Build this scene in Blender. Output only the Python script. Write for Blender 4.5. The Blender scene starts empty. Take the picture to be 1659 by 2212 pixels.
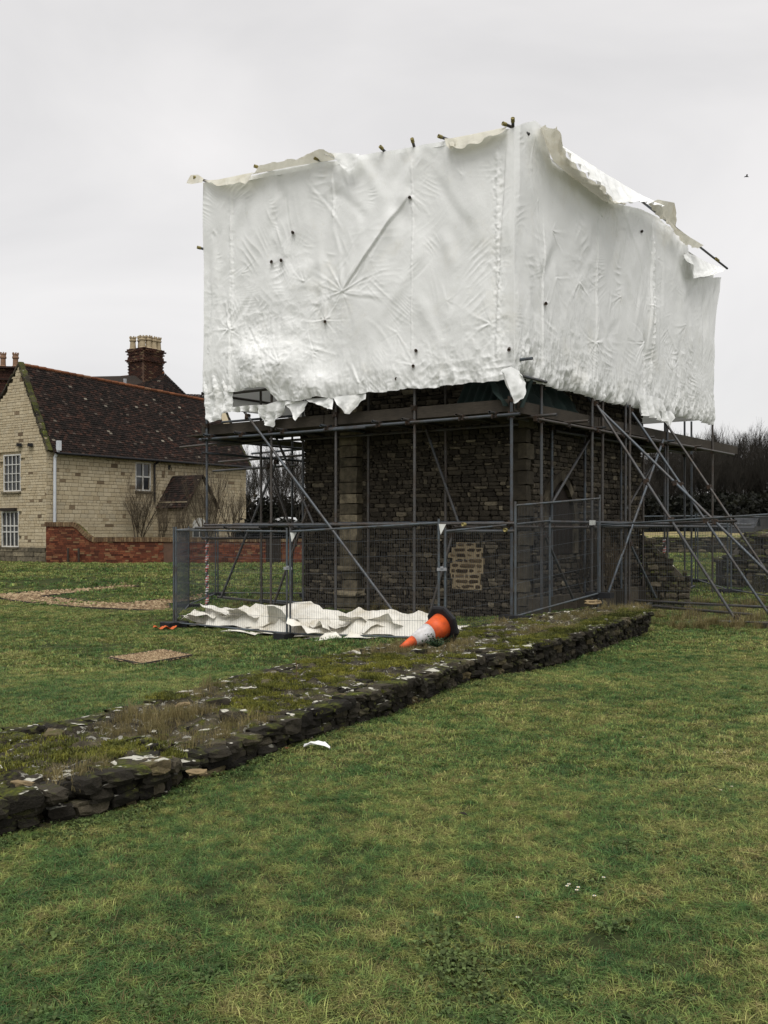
import bpy, math, random
import numpy as np
from mathutils import Vector, Matrix
random.seed(7); rng = np.random.default_rng(7)
scene = bpy.context.scene
R = math.radians

# ------------------------------------------------------------------ camera, sky, sun, exposure
F, CX, HY, E = 2050.0, 829.5, 1145.0, 1.75      # focal length, principal column, horizon row (1659 x 2212 frame), eye height
cd = bpy.data.cameras.new('camera'); cam = bpy.data.objects.new('camera', cd)
scene.collection.objects.link(cam); scene.camera = cam
cam.location = (0, 0, E); cam.rotation_euler = (R(90), 0, 0)
cd.sensor_width = 36; cd.lens = 36 * F / 2212; cd.shift_y = 39 / 2212; cd.clip_end = 3000; cd.clip_start = .05
scene.render.resolution_x = 768; scene.render.resolution_y = 1024

SUN_EL, SUN_AZ = 62, 182                        # azimuth: where the veiled sun stands, degrees clockwise from +Y
wd = bpy.data.worlds.new('World'); scene.world = wd; wd.use_nodes = True
wt = wd.node_tree; wt.nodes.clear()
wo = wt.nodes.new('ShaderNodeOutputWorld'); bg = wt.nodes.new('ShaderNodeBackground')
sky = wt.nodes.new('ShaderNodeTexSky'); sky.sky_type = 'NISHITA'; sky.sun_disc = False
sky.sun_elevation = R(SUN_EL); sky.sun_rotation = R(SUN_AZ)
tc = wt.nodes.new('ShaderNodeTexCoord'); mp = wt.nodes.new('ShaderNodeMapping'); mp.inputs['Scale'].default_value = (1, 1, 2.2)
nz = wt.nodes.new('ShaderNodeTexNoise'); nz.inputs['Scale'].default_value = 1.7; nz.inputs['Detail'].default_value = 5; nz.inputs['Roughness'].default_value = .5
nz.inputs['Distortion'].default_value = .6
rp = wt.nodes.new('ShaderNodeValToRGB'); rp.color_ramp.elements[0].position = .3; rp.color_ramp.elements[1].position = .72
rp.color_ramp.elements[0].color = (.74, .735, .74, 1); rp.color_ramp.elements[1].color = (1, .985, .98, 1)
mulc = wt.nodes.new('ShaderNodeMix'); mulc.data_type = 'RGBA'; mulc.blend_type = 'MULTIPLY'; mulc.inputs[0].default_value = 1
mulc.inputs[7].default_value = (5.0, 4.94, 4.88, 1)
mx = wt.nodes.new('ShaderNodeMix'); mx.data_type = 'RGBA'; mx.inputs[0].default_value = .94
L = wt.links.new
L(tc.outputs['Generated'], mp.inputs['Vector']); L(mp.outputs[0], nz.inputs['Vector']); L(nz.outputs['Fac'], rp.inputs[0])
L(rp.outputs[0], mulc.inputs[6]); L(sky.outputs[0], mx.inputs[6]); L(mulc.outputs[2], mx.inputs[7]); L(mx.outputs[2], bg.inputs[0])
bg.inputs[1].default_value = .1; L(bg.outputs[0], wo.inputs[0])

sl = bpy.data.lights.new('sun', 'SUN'); so = bpy.data.objects.new('sun', sl); scene.collection.objects.link(so)
sl.energy = 1.5; sl.angle = R(42); sl.color = (1, .98, .95)
_d = Vector((math.sin(R(SUN_AZ)) * math.cos(R(SUN_EL)), math.cos(R(SUN_AZ)) * math.cos(R(SUN_EL)), math.sin(R(SUN_EL))))
so.rotation_euler = _d.to_track_quat('Z', 'Y').to_euler()
vs = scene.view_settings
vs.view_transform = 'Standard'; vs.look = 'None'; vs.exposure = 0.9; vs.gamma = 1.0; vs.use_curve_mapping = False
scene.render.engine = 'CYCLES'; scene.cycles.use_denoising = True; scene.cycles.max_bounces = 8
scene.cycles.transparent_max_bounces = 8

# ------------------------------------------------------------------ materials
class NB:
    def __init__(s, name):
        s.m = bpy.data.materials.new(name); s.m.use_nodes = True; s.t = s.m.node_tree; s.t.nodes.clear()
        s.out = s.n('ShaderNodeOutputMaterial')
    def n(s, typ, **kw):
        nd = s.t.nodes.new(typ)
        for k, v in kw.items(): setattr(nd, k, v)
        return nd
    def set(s, sock, v):
        if isinstance(v, bpy.types.NodeSocket): s.t.links.new(v, sock)
        elif isinstance(v, (tuple, list)): sock.default_value = tuple(v) + (1,) if len(v) == 3 and len(sock.default_value) == 4 else v
        else: sock.default_value = v
    def pos(s): return s.n('ShaderNodeNewGeometry').outputs['Position']
    def nz(s): 
        x = s.n('ShaderNodeSeparateXYZ'); s.set(x.inputs[0], s.n('ShaderNodeNewGeometry').outputs['Normal']); return x.outputs[2]
    def rand(s, island): 
        return s.n('ShaderNodeNewGeometry').outputs['Random Per Island'] if island else s.n('ShaderNodeObjectInfo').outputs['Random']
    def scale(s, v, sc):
        x = s.n('ShaderNodeVectorMath', operation='MULTIPLY'); s.set(x.inputs[0], v); x.inputs[1].default_value = sc; return x.outputs[0]
    def noise(s, sc, detail=4, rough=.55, vec=None, dist=0):
        x = s.n('ShaderNodeTexNoise'); s.set(x.inputs['Vector'], vec if vec is not None else s.pos())
        x.inputs['Scale'].default_value = sc; x.inputs['Detail'].default_value = detail; x.inputs['Roughness'].default_value = rough; x.inputs['Distortion'].default_value = dist
        return x.outputs['Fac']
    def ramp(s, fac, stops):
        x = s.n('ShaderNodeValToRGB'); s.set(x.inputs[0], fac); e = x.color_ramp.elements
        while len(e) < len(stops): e.new(.5)
        for el, (p, c) in zip(e, stops):
            el.position = p; el.color = (c, c, c, 1) if not isinstance(c, (tuple, list)) else tuple(c) + (1,)
        return x.outputs[0]
    def mix(s, f, a, b, mode='MIX'):
        x = s.n('ShaderNodeMix', data_type='RGBA', blend_type=mode); s.set(x.inputs[0], f); s.set(x.inputs[6], a); s.set(x.inputs[7], b); return x.outputs[2]
    def math(s, op, a, b=0.0):
        x = s.n('ShaderNodeMath', operation=op); s.set(x.inputs[0], a); s.set(x.inputs[1], b); return x.outputs[0]
    def bump(s, h, strength=.3, dist=.01):
        x = s.n('ShaderNodeBump'); s.set(x.inputs['Height'], h); x.inputs['Strength'].default_value = strength; x.inputs['Distance'].default_value = dist; return x.outputs[0]
    def bsdf(s, col, rough=.85, metal=0, spec=.25, normal=None):
        x = s.n('ShaderNodeBsdfPrincipled'); s.set(x.inputs['Base Color'], col); s.set(x.inputs['Roughness'], rough)
        x.inputs['Metallic'].default_value = metal; x.inputs['Specular IOR Level'].default_value = spec
        if normal is not None: s.set(x.inputs['Normal'], normal)
        return x.outputs[0]
    def transl(s, surf, col, f):
        t = s.n('ShaderNodeBsdfTranslucent'); s.set(t.inputs[0], col); m = s.n('ShaderNodeMixShader'); s.set(m.inputs[0], f)
        s.set(m.inputs[1], surf); s.set(m.inputs[2], t.outputs[0]); return m.outputs[0]
    def done(s, surf): s.t.links.new(surf, s.out.inputs[0]); return s.m

def simple(name, c1, c2=None, rough=.8, metal=0, nsc=12, bstr=.15, bsc=60, spec=.25, obj=.15):
    b = NB(name); c2 = c2 or tuple(x * .7 for x in c1)
    col = b.mix(b.ramp(b.noise(nsc), [(.35, 0), (.7, 1)]), c1, c2)
    col = b.mix(obj, col, b.ramp(b.rand(False), [(0, tuple(x * .5 for x in c1)), (1, tuple(min(1, x * 1.4) for x in c1))]))
    return b.done(b.bsdf(col, rough, metal, spec, b.bump(b.noise(bsc), bstr)))

def stone(name, stops, island, moss=0, lichen=0, nsc=9, dirt=(.02, .018, .015), dirtf=.6, bump=.6, fl=(.35, .7), lichcol=(.62, .6, .5)):
    b = NB(name)
    col = b.ramp(b.rand(island), stops)
    col = b.mix(b.math('MULTIPLY', b.ramp(b.noise(nsc, 6, .65), [(fl[0], 0), (fl[1], 1)]), dirtf), col, dirt)
    col = b.mix(.5, col, b.mix(1, col, b.ramp(b.noise(60, 5, .7), [(.25, .45), (.75, 1.5)]), 'MULTIPLY'))
    if moss:
        f = b.math('MULTIPLY', b.ramp(b.noise(3.2, 6, .7), [(.5 - moss * .12, 0), (.62 - moss * .12, 1)]), b.ramp(b.nz(), [(.15, 0), (.6, 1)]))
        col = b.mix(f, col, b.ramp(b.noise(25, 5), [(.3, (.025, .032, .008)), (.55, (.075, .085, .014)), (.8, (.17, .17, .02))]))
    if lichen:
        f = b.math('MULTIPLY', b.ramp(b.noise(7.5, 3, .5, dist=.5), [(.66 - lichen * .05, 0), (.69 - lichen * .05, 1)]), b.ramp(b.nz(), [(.5, 0), (.75, 1)]))
        col = b.mix(f, col, lichcol)
    h = b.math('ADD', b.noise(22, 8, .7), b.math('MULTIPLY', b.noise(90, 4, .6), .4))
    return b.done(b.bsdf(col, .92, 0, .15, b.bump(h, bump, .02)))

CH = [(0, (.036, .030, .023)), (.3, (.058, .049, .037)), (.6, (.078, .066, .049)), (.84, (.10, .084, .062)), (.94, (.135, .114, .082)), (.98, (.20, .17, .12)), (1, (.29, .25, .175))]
HO = [(0, (.13, .095, .06)), (.025, (.22, .165, .105)), (.045, (.42, .345, .225)), (.5, (.47, .395, .265)), (.8, (.51, .435, .30)), (1, (.43, .37, .26))]
LW = [(0, (.014, .012, .010)), (.5, (.032, .028, .021)), (.8, (.06, .051, .037)), (.93, (.10, .085, .058)), (1, (.2, .155, .08))]
BR = [(0, (.07, .022, .014)), (.35, (.15, .045, .025)), (.7, (.21, .068, .035)), (.9, (.25, .11, .055)), (1, (.24, .17, .09))]
CB = [(0, (.03, .015, .012)), (.5, (.06, .026, .018)), (.85, (.10, .042, .026)), (1, (.17, .12, .07))]
RT = [(0, (.010, .008, .007)), (.4, (.020, .014, .012)), (.75, (.034, .020, .016)), (.95, (.055, .027, .019)), (.988, (.07, .055, .045)), (1, (.26, .23, .18))]
RU = [(0, (.03, .026, .02)), (.5, (.07, .06, .043)), (.85, (.12, .10, .07)), (1, (.19, .16, .11))]
def pair(name, stops, **kw): return stone(name + ' single', stops, False, **kw), stone(name + ' joined', stops, True, **kw)
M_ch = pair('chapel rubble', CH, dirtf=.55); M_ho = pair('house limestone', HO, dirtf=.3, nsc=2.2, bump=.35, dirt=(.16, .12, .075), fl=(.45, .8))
M_lw = pair('low wall stone', LW, moss=.15, lichen=1.5, lichcol=(.5, .485, .41), bump=1.0); M_br = pair('red brick', BR, nsc=1.6, dirtf=.5, dirt=(.05, .03, .02), bump=.3)
M_cb = pair('chimney brick', CB, bump=.3); M_ru = pair('ruin rubble', RU, moss=.7, lichen=.5)
M_ash = stone('pale ashlar', [(0, (.11, .095, .065)), (.5, (.19, .16, .11)), (1, (.33, .28, .19))], False, dirtf=.8, nsc=6)
M_dim = stone('dim weathered ashlar', [(0, (.05, .042, .031)), (.5, (.08, .068, .049)), (1, (.15, .128, .09))], False, dirtf=.7, nsc=5)
M_rb = stone('repair brick', [(0, (.05, .035, .022)), (.6, (.085, .06, .036)), (.9, (.13, .095, .055)), (1, (.2, .14, .08))], False, dirtf=.3)
M_tile = stone('old clay roof tile', RT, True, dirtf=.5, nsc=1.2, bump=.3, dirt=(.012, .011, .010))
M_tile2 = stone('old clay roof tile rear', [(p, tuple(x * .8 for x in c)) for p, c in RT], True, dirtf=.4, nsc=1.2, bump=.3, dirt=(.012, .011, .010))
M_ridge = stone('terracotta ridge tile', [(0, (.13, .05, .025)), (.6, (.24, .09, .04)), (1, (.2, .13, .08))], False, dirtf=.5)
M_mort = simple('dark lime mortar', (.075, .064, .047), (.045, .038, .028), .95, nsc=6, bstr=.5, bsc=40, obj=0)
M_hmort = simple('pale lime mortar', (.48, .41, .28), (.42, .355, .24), .95, nsc=3, bstr=.3, obj=0)
M_pmort = simple('fresh cream mortar', (.34, .272, .17), (.22, .175, .11), .95, nsc=5, bstr=.3, obj=0)
M_bmort = simple('brick mortar', (.13, .075, .05), (.08, .05, .035), .95, nsc=3, obj=0)
M_steel = None
def steel(name, rust, base=(.085, .10, .115)):
    b = NB(name)
    v = b.rand(False)
    col = b.mix(b.ramp(v, [(.15, 0), (1, rust)]), base, (.085, .066, .048))
    col = b.mix(b.math('MULTIPLY', b.ramp(b.noise(3.5, 5, .65), [(.45, 0), (.62, 1)]), .65), col, (.07, .05, .035))
    col = b.mix(b.ramp(b.noise(30, 4), [(.6, 0), (.8, .5)]), col, (.26, .28, .29))
    return b.done(b.bsdf(col, .52, .45, .4, b.bump(b.noise(80), .1)))
M_steel = steel('weathered galvanised tube', .75); M_fence = steel('galvanised fence tube', .12, (.10, .12, .135))
M_coup = simple('rusty coupler steel', (.045, .04, .036), (.09, .055, .035), .6, .5)
M_cap = simple('yellow tube cap', (.30, .25, .09), (.18, .15, .06), .7)
M_wire = simple('fence wire', (.09, .10, .11), None, .6, .4)
M_board = None
def timber(name, a, bcol):
    b = NB(name); p = b.pos()
    g = b.noise(14, 6, .7, b.scale(p, (.5, .5, 6)))
    col = b.mix(b.ramp(g, [(.3, 0), (.7, 1)]), a, bcol)
    col = b.mix(b.math('MULTIPLY', b.ramp(b.noise(2.5, 4), [(.45, 0), (.65, 1)]), .5), col, (.025, .022, .018))
    return b.done(b.bsdf(col, .85, 0, .2, b.bump(g, .4, .008)))
M_board = timber('weathered scaffold board', (.075, .063, .048), (.032, .027, .021)); M_dark = timber('dark timber', (.035, .026, .02), (.018, .014, .011))
M_edge = timber('edging board', (.06, .05, .042), (.03, .026, .022))
M_white = simple('white window paint', (.62, .61, .57), (.45, .44, .4), .6, nsc=6)
M_pvc = simple('white pvc pipe', (.58, .6, .62), (.45, .47, .5), .45, nsc=3)
M_black = simple('black rubber', (.014, .014, .016), (.022, .022, .024), .6); M_blackp = simple('black iron pipe', (.012, .012, .013), None, .5)
M_lead = simple('grey lead', (.3, .31, .32), (.2, .2, .21), .5)
b = NB('window glass'); M_glass = b.done(b.bsdf(b.mix(b.ramp(b.noise(1.3), [(.4, 0), (.6, 1)]), (.018, .02, .022), (.045, .048, .05)), .12, 0, .5))
M_pot = simple('buff chimney pot', (.42, .34, .22), (.24, .19, .12), .9, nsc=5); M_pot2 = simple('terracotta chimney pot', (.26, .15, .09), (.15, .1, .07), .9)
M_orange = simple('orange cone plastic', (.72, .11, .024), (.46, .075, .025), .5, nsc=14, obj=0); M_reflect = simple('white cone sleeve', (.62, .61, .61), (.42, .40, .38), .45, nsc=14, obj=0)
M_tape = simple('faded red tape', (.52, .17, .14), (.4, .1, .09), .6); M_tapew = simple('white tape', (.66, .64, .62), None, .6)
M_orng2 = simple('orange plastic mesh', (.6, .13, .03), (.45, .09, .02), .6)
M_green = simple('green debris net', (.012, .026, .022), (.006, .012, .010), .8, nsc=3)
M_blue = simple('blue band paint', (.03, .09, .2), None, .6)
M_van = simple('white van paint', (.62, .63, .64), (.5, .5, .5), .3); M_vand = simple('grey van paint', (.035, .037, .04), (.025, .025, .025), .5); M_red = simple('rust red panel', (.28, .07, .035), None, .5)
M_paper = simple('white fence tag', (.7, .71, .68), (.55, .55, .5), .6)
M_yflow = simple('daisy centre', (.6, .42, .04), None, .7); M_petal = simple('daisy petals', (.75, .74, .7), None, .7)

def sheetmat(name, col, dirt, tf, dsc=1.1, dlo=.56, rough=.42):
    b = NB(name); p = b.pos()
    c = b.mix(b.math('MULTIPLY', b.ramp(b.noise(dsc, 6, .65), [(dlo, 0), (dlo + .2, 1)]), .55), col, dirt)
    c = b.mix(b.ramp(b.noise(9, 5, .7), [(.62, 0), (.72, .45)]), c, dirt)
    h = b.math('ADD', b.noise(16, 5, .6, b.scale(p, (1, 1, .45)), 1.2), b.math('MULTIPLY', b.noise(45, 3, .5, None, 2), .35))
    nrm = b.bump(h, .22, .02)
    s = b.bsdf(c, rough, 0, .35, nrm)
    return b.done(b.transl(s, c, tf))
M_tarp = sheetmat('white shrink sheeting', (.90, .905, .885), (.80, .78, .70), .15)
M_flap = sheetmat('cream flap sheeting', (.70, .675, .58), (.50, .45, .32), .35, 2.2, .48)  # flap colour: creamier, duller and more translucent than the main sheeting
M_heap = sheetmat('crumpled cream sheeting', (.74, .715, .64), (.40, .33, .2), .06, 1.6, .48, .6)

def grassmat(name, hues, straw=.2, tint=1.0):
    b = NB(name)
    big = b.math('ADD', b.math('MULTIPLY', b.noise(.5, 5, .6), .6), b.math('MULTIPLY', b.noise(.16, 3, .5), .4)); med = b.noise(3.0, 4, .6)
    sm = b.noise(10, 4, .65)
    f = b.math('ADD', b.math('MULTIPLY', big, .42), b.math('ADD', b.math('MULTIPLY', med, .26), b.math('MULTIPLY', sm, .32)))
    col = b.ramp(f, [(.41, hues[0]), (.475, hues[1]), (.53, hues[2]), (.60, hues[3])])
    r = b.rand(True)
    col = b.mix(1, col, b.ramp(r, [(0, .4 * tint), (.55, .95 * tint), (1, 1.75 * tint)]), 'MULTIPLY')
    col = b.mix(b.ramp(b.math('ADD', b.math('MULTIPLY', b.math('FRACT', b.math('MULTIPLY', r, 17.3)), .7), b.math('MULTIPLY', med, .3)), [(.86 - straw, 0), (.90 - straw, 1)]), col, (.20, .165, .07))
    s = b.bsdf(col, .6, 0, .2)
    return b.done(b.transl(s, col, .4))
GH = [(.062, .138, .044), (.13, .215, .062), (.28, .315, .094), (.47, .415, .175)]
M_grass = grassmat('lawn grass blades', GH, .13)
M_tuft = grassmat('dry wall tuft', [(.11, .105, .04), (.18, .155, .07), (.28, .225, .11), (.38, .30, .16)], .4)
M_moss = grassmat('moss', [(.06, .068, .02), (.11, .12, .028), (.19, .19, .036), (.3, .28, .05)], .0)
M_weed = grassmat('broad weed leaves', [(.075, .115, .04), (.095, .135, .046), (.115, .155, .052), (.135, .17, .06)], -.2)
b = NB('lawn soil')
g = b.math('ADD', b.math('MULTIPLY', b.noise(.55, 5, .6), .6), b.math('MULTIPLY', b.noise(4, 6, .7), .4))
c_ = b.ramp(g, [(.36, (.026, .042, .015)), (.5, (.048, .064, .021)), (.6, (.075, .08, .028)), (.72, (.062, .048, .028))])
c_ = b.mix(b.ramp(b.noise(40, 5, .7), [(.3, .0), (.75, .55)]), c_, (.02, .016, .01))
M_soil = b.done(b.bsdf(c_, .95, 0, .1, b.bump(b.noise(35, 6, .7), .8, .03)))
M_dirt = simple('bare earth', (.035, .026, .016), (.06, .046, .026), .95, nsc=2, bstr=.6, bsc=25, obj=0)
b = NB('wall top soil')
big = b.noise(1.9, 5, .6); fine_ = b.noise(14, 6, .7)
c_ = b.ramp(b.math('ADD', b.math('MULTIPLY', big, .5), b.math('MULTIPLY', fine_, .5)), [(.36, (.022, .019, .015)), (.45, (.06, .052, .038)), (.52, (.115, .10, .068)), (.6, (.19, .16, .10)), (.7, (.27, .23, .14))])
c_ = b.mix(b.ramp(b.noise(4.5, 6, .7), [(.53, 0), (.6, .85)]), c_, b.ramp(b.noise(30, 4), [(.3, (.05, .058, .016)), (.55, (.13, .14, .028)), (.75, (.27, .26, .05))]))
c_ = b.mix(b.ramp(b.noise(13, 4, .6, None, .8), [(.585, 0), (.615, 1)]), c_, b.ramp(b.noise(40, 3), [(.3, (.3, .29, .24)), (.7, (.6, .58, .5))]))
M_walltop = b.done(b.bsdf(c_, .95, 0, .1, b.bump(b.math('ADD', b.noise(18, 8, .7), b.noise(60, 5, .7)), 1.0, .05)))
b = NB('tan gravel'); c_ = b.ramp(b.rand(True), [(0, (.12, .08, .045)), (.5, (.25, .175, .10)), (1, (.40, .31, .19))]); M_gravel = b.done(b.bsdf(c_, .85, 0, .2))
b = NB('gravel bed'); vo = b.n('ShaderNodeTexVoronoi'); b.set(vo.inputs['Vector'], b.pos()); vo.inputs['Scale'].default_value = 26
c_ = b.ramp(vo.outputs['Color'], [(0, (.10, .068, .04)), (.5, (.21, .145, .085)), (1, (.34, .25, .15))]); M_gbed = b.done(b.bsdf(c_, .9, 0, .2, b.bump(vo.outputs['Distance'], .8, .02)))
M_bark = simple('winter bark', (.022, .019, .015), (.035, .031, .024), .95, nsc=5, obj=.3); M_bark2 = simple('pale shrub bark', (.085, .066, .043), (.05, .04, .028), .95, nsc=8, obj=.3)
M_field = simple('dead grass field', (.30, .24, .11), (.19, .17, .07), .95, nsc=.35, bsc=3, obj=0)
M_ever = grassmat('dark evergreen leaves', [(.007, .008, .006), (.011, .012, .008), (.015, .016, .010), (.022, .021, .013)], -.3)

# ------------------------------------------------------------------ object helpers
col = scene.collection
def tag(o, label=None, cat=None, group=None, kind=None):
    if label: o['label'] = label
    if cat: o['category'] = cat
    if group: o['group'] = group
    if kind: o['kind'] = kind
    return o
def par(o, p):
    if p is not None:
        o.parent = p; w = p
        M = Matrix.Identity(4)
        while w is not None: M = w.matrix_basis.inverted() @ w.matrix_parent_inverse.inverted() @ M if False else M; w = w.parent
        o.matrix_parent_inverse = base_of(p).inverted()
    return o
def base_of(p):
    m = p.matrix_basis.copy(); q = p
    m = q.matrix_parent_inverse @ q.matrix_basis if q.parent else q.matrix_basis.copy()
    while q.parent:
        q = q.parent
        m = (q.matrix_parent_inverse @ q.matrix_basis if q.parent else q.matrix_basis.copy()) @ m
    return m
def thing(name, loc, label, cat, group=None):
    o = bpy.data.objects.new(name, None); col.objects.link(o); o.location = loc; o.empty_display_size = .2
    return tag(o, label, cat, group)
def add(name, me, mat=None, parent=None, mtx=None, kind=None):
    o = bpy.data.objects.new(name, me); col.objects.link(o)
    if mat is not None and not me.materials: me.materials.append(mat)
    if mtx is not None: o.matrix_basis = mtx
    par(o, parent)
    if kind: o['kind'] = kind
    return o
def pyd(name, v, f, mat=None, smooth=False):
    me = bpy.data.meshes.new(name)
    if isinstance(v, np.ndarray) and isinstance(f, np.ndarray):
        k = f.shape[1]
        me.vertices.add(len(v)); me.vertices.foreach_set('co', v.astype(np.float32).ravel())
        me.loops.add(f.size); me.loops.foreach_set('vertex_index', f.astype(np.int32).ravel())
        me.polygons.add(len(f)); me.polygons.foreach_set('loop_start', np.arange(0, f.size, k, dtype=np.int32))
        me.update(calc_edges=True)
    else:
        me.from_pydata([tuple(x) for x in v], [], [tuple(x) for x in f]); me.update()
    if mat is not None: me.materials.append(mat)
    me.polygons.foreach_set('use_smooth', [smooth] * len(me.polygons))
    return me
class MB:
    def __init__(s): s.v = []; s.f = []
    def raw(s, v, f):
        o = len(s.v); s.v += [tuple(x) for x in v]; s.f += [tuple(i + o for i in q) for q in f]
    def box(s, c, sx, sy, sz, rz=0):
        ca, sa = math.cos(rz), math.sin(rz); v = []
        for z in (-.5, .5):
            for x, y in ((-.5, -.5), (.5, -.5), (.5, .5), (-.5, .5)):
                X, Y = x * sx, y * sy; v.append((c[0] + X * ca - Y * sa, c[1] + X * sa + Y * ca, c[2] + z * sz))
        s.raw(v, [(3, 2, 1, 0), (4, 5, 6, 7), (0, 1, 5, 4), (1, 2, 6, 5), (2, 3, 7, 6), (3, 0, 4, 7)])
    def tube(s, pts, rads, n=4, cap=True):
        pts = [Vector(p) for p in pts]; o = len(s.v)
        for i, p in enumerate(pts):
            d = (pts[min(i + 1, len(pts) - 1)] - pts[max(i - 1, 0)]).normalized()
            u = d.cross(Vector((0, 0, 1))); u = Vector((1, 0, 0)) if u.length < 1e-3 else u.normalized(); w = d.cross(u)
            r = rads[i] if isinstance(rads, (list, tuple)) else rads
            for k in range(n):
                a = 2 * math.pi * k / n; s.v.append(tuple(p + (u * math.cos(a) + w * math.sin(a)) * r))
        for i in range(len(pts) - 1):
            for k in range(n):
                k2 = (k + 1) % n; s.f.append((o + i * n + k, o + i * n + k2, o + (i + 1) * n + k2, o + (i + 1) * n + k))
        if cap: s.f.append(tuple(o + k for k in reversed(range(n)))); s.f.append(tuple(o + (len(pts) - 1) * n + k for k in range(n)))
    def lathe(s, prof, n=16, M=Matrix.Identity(4)):
        o = len(s.v)
        for r, z in prof:
            for k in range(n):
                a = 2 * math.pi * k / n; s.v.append(tuple(M @ Vector((r * math.cos(a), r * math.sin(a), z))))
        for i in range(len(prof) - 1):
            for k in range(n):
                k2 = (k + 1) % n; s.f.append((o + i * n + k, o + i * n + k2, o + (i + 1) * n + k2, o + (i + 1) * n + k))
        s.f.append(tuple(o + k for k in reversed(range(n)))); s.f.append(tuple(o + (len(prof) - 1) * n + k for k in range(n)))
    def mesh(s, name, mat=None, smooth=False): return pyd(name, s.v, s.f, mat, smooth)
    def obj(s, name, mat, parent=None, kind=None, smooth=False): return add(name, s.mesh(name, mat, smooth), None, parent, None, kind)

# unit pipe along z, hollow-looking ends
_m = MB(); _n = 12
for r, z in ((.8, .02), (.8, 0), (1, 0), (1, 1), (.8, 1), (.8, .98)):
    for k in range(_n): _m.v.append((r * math.cos(2 * math.pi * k / _n), r * math.sin(2 * math.pi * k / _n), z))
for i in range(5):
    for k in range(_n): _m.f.append((i * _n + k, i * _n + (k + 1) % _n, (i + 1) * _n + (k + 1) % _n, (i + 1) * _n + k))
_m.f.append(tuple(range(_n))[::-1]); _m.f.append(tuple(5 * _n + k for k in range(_n)))
PIPES = {}
def pipe(name, p0, p1, r, mat, parent):
    if mat.name not in PIPES:
        me = _m.mesh('pipe', mat, True)
        PIPES[mat.name] = me
    p0, p1 = Vector(p0), Vector(p1); d = p1 - p0
    q = d.to_track_quat('Z', 'Y').to_matrix().to_4x4()
    return add(name, PIPES[mat.name], None, parent, Matrix.Translation(p0) @ q @ Matrix.Diagonal((r, r, d.length, 1)))

def hash2(i, j, s): 
    h = np.sin(i * 127.1 + j * 311.7 + s * 74.7) * 43758.5453; return h - np.floor(h)
def vn(x, y, s=0):
    i, j = np.floor(x), np.floor(y); f, g = x - i, y - j; f = f * f * (3 - 2 * f); g = g * g * (3 - 2 * g)
    return (hash2(i, j, s) * (1 - f) + hash2(i + 1, j, s) * f) * (1 - g) + (hash2(i, j + 1, s) * (1 - f) + hash2(i + 1, j + 1, s) * f) * g
def fbm(x, y, s=0, o=4):
    t = 0; a = .5
    for k in range(o): t = t + a * (vn(x * 2 ** k, y * 2 ** k, s + k) - .5); a *= .5
    return t

# photo ray helpers (1659-wide frame)
def P(x, y, Y): return Vector(((x - CX) / F * Y, Y, E - (y - HY) / F * Y))
class Plane:
    def __init__(s, o, d): s.o = np.array(o, float); s.d = np.array(d, float) / np.hypot(*d); s.n = np.array((s.d[1], -s.d[0])); s.n = s.n if s.n[1] < 0 else -s.n
    def hit(s, x, y, off=0):
        r = np.array(((x - CX) / F, 1.0)); Y = (s.o @ s.n + off) / (r @ s.n); return P(x, y, Y)
    def uz(s, x, y, off=0): p = s.hit(x, y, off); return float((np.array((p.x, p.y)) - s.o) @ s.d), p.z
    def at(s, u, z, off=0): q = s.o + s.d * u + s.n * off; return Vector((q[0], q[1], z))
    def ang(s): return math.atan2(s.d[1], s.d[0])

# ------------------------------------------------------------------ terrain
TP = np.array([(0, -20, .1), (0, 0, .1), (0, 3, .1), (-2, 4, .1), (3, 4, .1), (6, 7, .08), (4, 10, .05), (1.5, 10, .07), (-.3, 7, .08), (6, 15, .0), (4.6, 14.5, .02), (10, 12, .05), (12, 18, .05),
    (-3.2, 7, .02), (-2.2, 9, -.02), (-1, 11.5, -.1), (-4.5, 10, -.12), (-3.8, 15.4, -.33), (-1.2, 14.5, -.3), (-6.5, 15, -.3), (-9, 20, -.3), (-4.4, 19.9, -.32), (-1.8, 18, -.36), (.9, 15.9, -.2), (2.3, 16.8, .1), (4.2, 19.4, .1),
    (-4, 21.8, -.12), (-1, 19.6, -.08), (.6, 18.6, -.05), (0, 22, 0), (4, 22, -.05), (7, 23, -.25), (6, 20.5, -.05), (8, 18, .0), (7, 28, -.05),
    (-6, 24, -.28), (-14, 30, -.3), (-9, 27, -.3), (-10, 32, -.28), (-5, 26, -.28), (-12.5, 36.5, .05), (-12, 39.5, .27), (-8, 36, .05), (-4, 36, .1), (-4, 40, .27), (-3, 30, -.12), (-20, 38, .25), (-20, 33, -.1),
    (-15, 43, .28), (-8, 44, .28), (-8, 53, .2), (-20, 45, .3), (-2, 44, .28), (0, 60, .3),
    (10, 29, .15), (9.3, 25, .05), (12, 26, .1), (14, 45, .65), (12, 38, .4), (20, 44, .7), (18, 60, 1.35), (30, 60, 1.4), (25, 85, 1.6), (45, 85, 1.7), (0, 100, .8), (-40, 80, .4), (-40, 20, .0), (40, 20, .3), (0, 300, 1), (150, 200, 1.6), (-150, 200, .8)])
TS = .09 * np.maximum(np.hypot(TP[:, 0], TP[:, 1]), 8)
def terr(x, y):
    x = np.asarray(x, float); y = np.asarray(y, float)
    d2 = (x[..., None] - TP[:, 0]) ** 2 + (y[..., None] - TP[:, 1]) ** 2
    w = 1 / (d2 / TS ** 2 + .35) ** 2
    return (w * TP[:, 2]).sum(-1) / w.sum(-1) + .03 * fbm(x * .7, y * .7, 3, 3) * np.clip(np.hypot(x, y) / 8, .3, 1)
def tz(x, y): return float(terr(np.array([x]), np.array([y]))[0])
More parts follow.
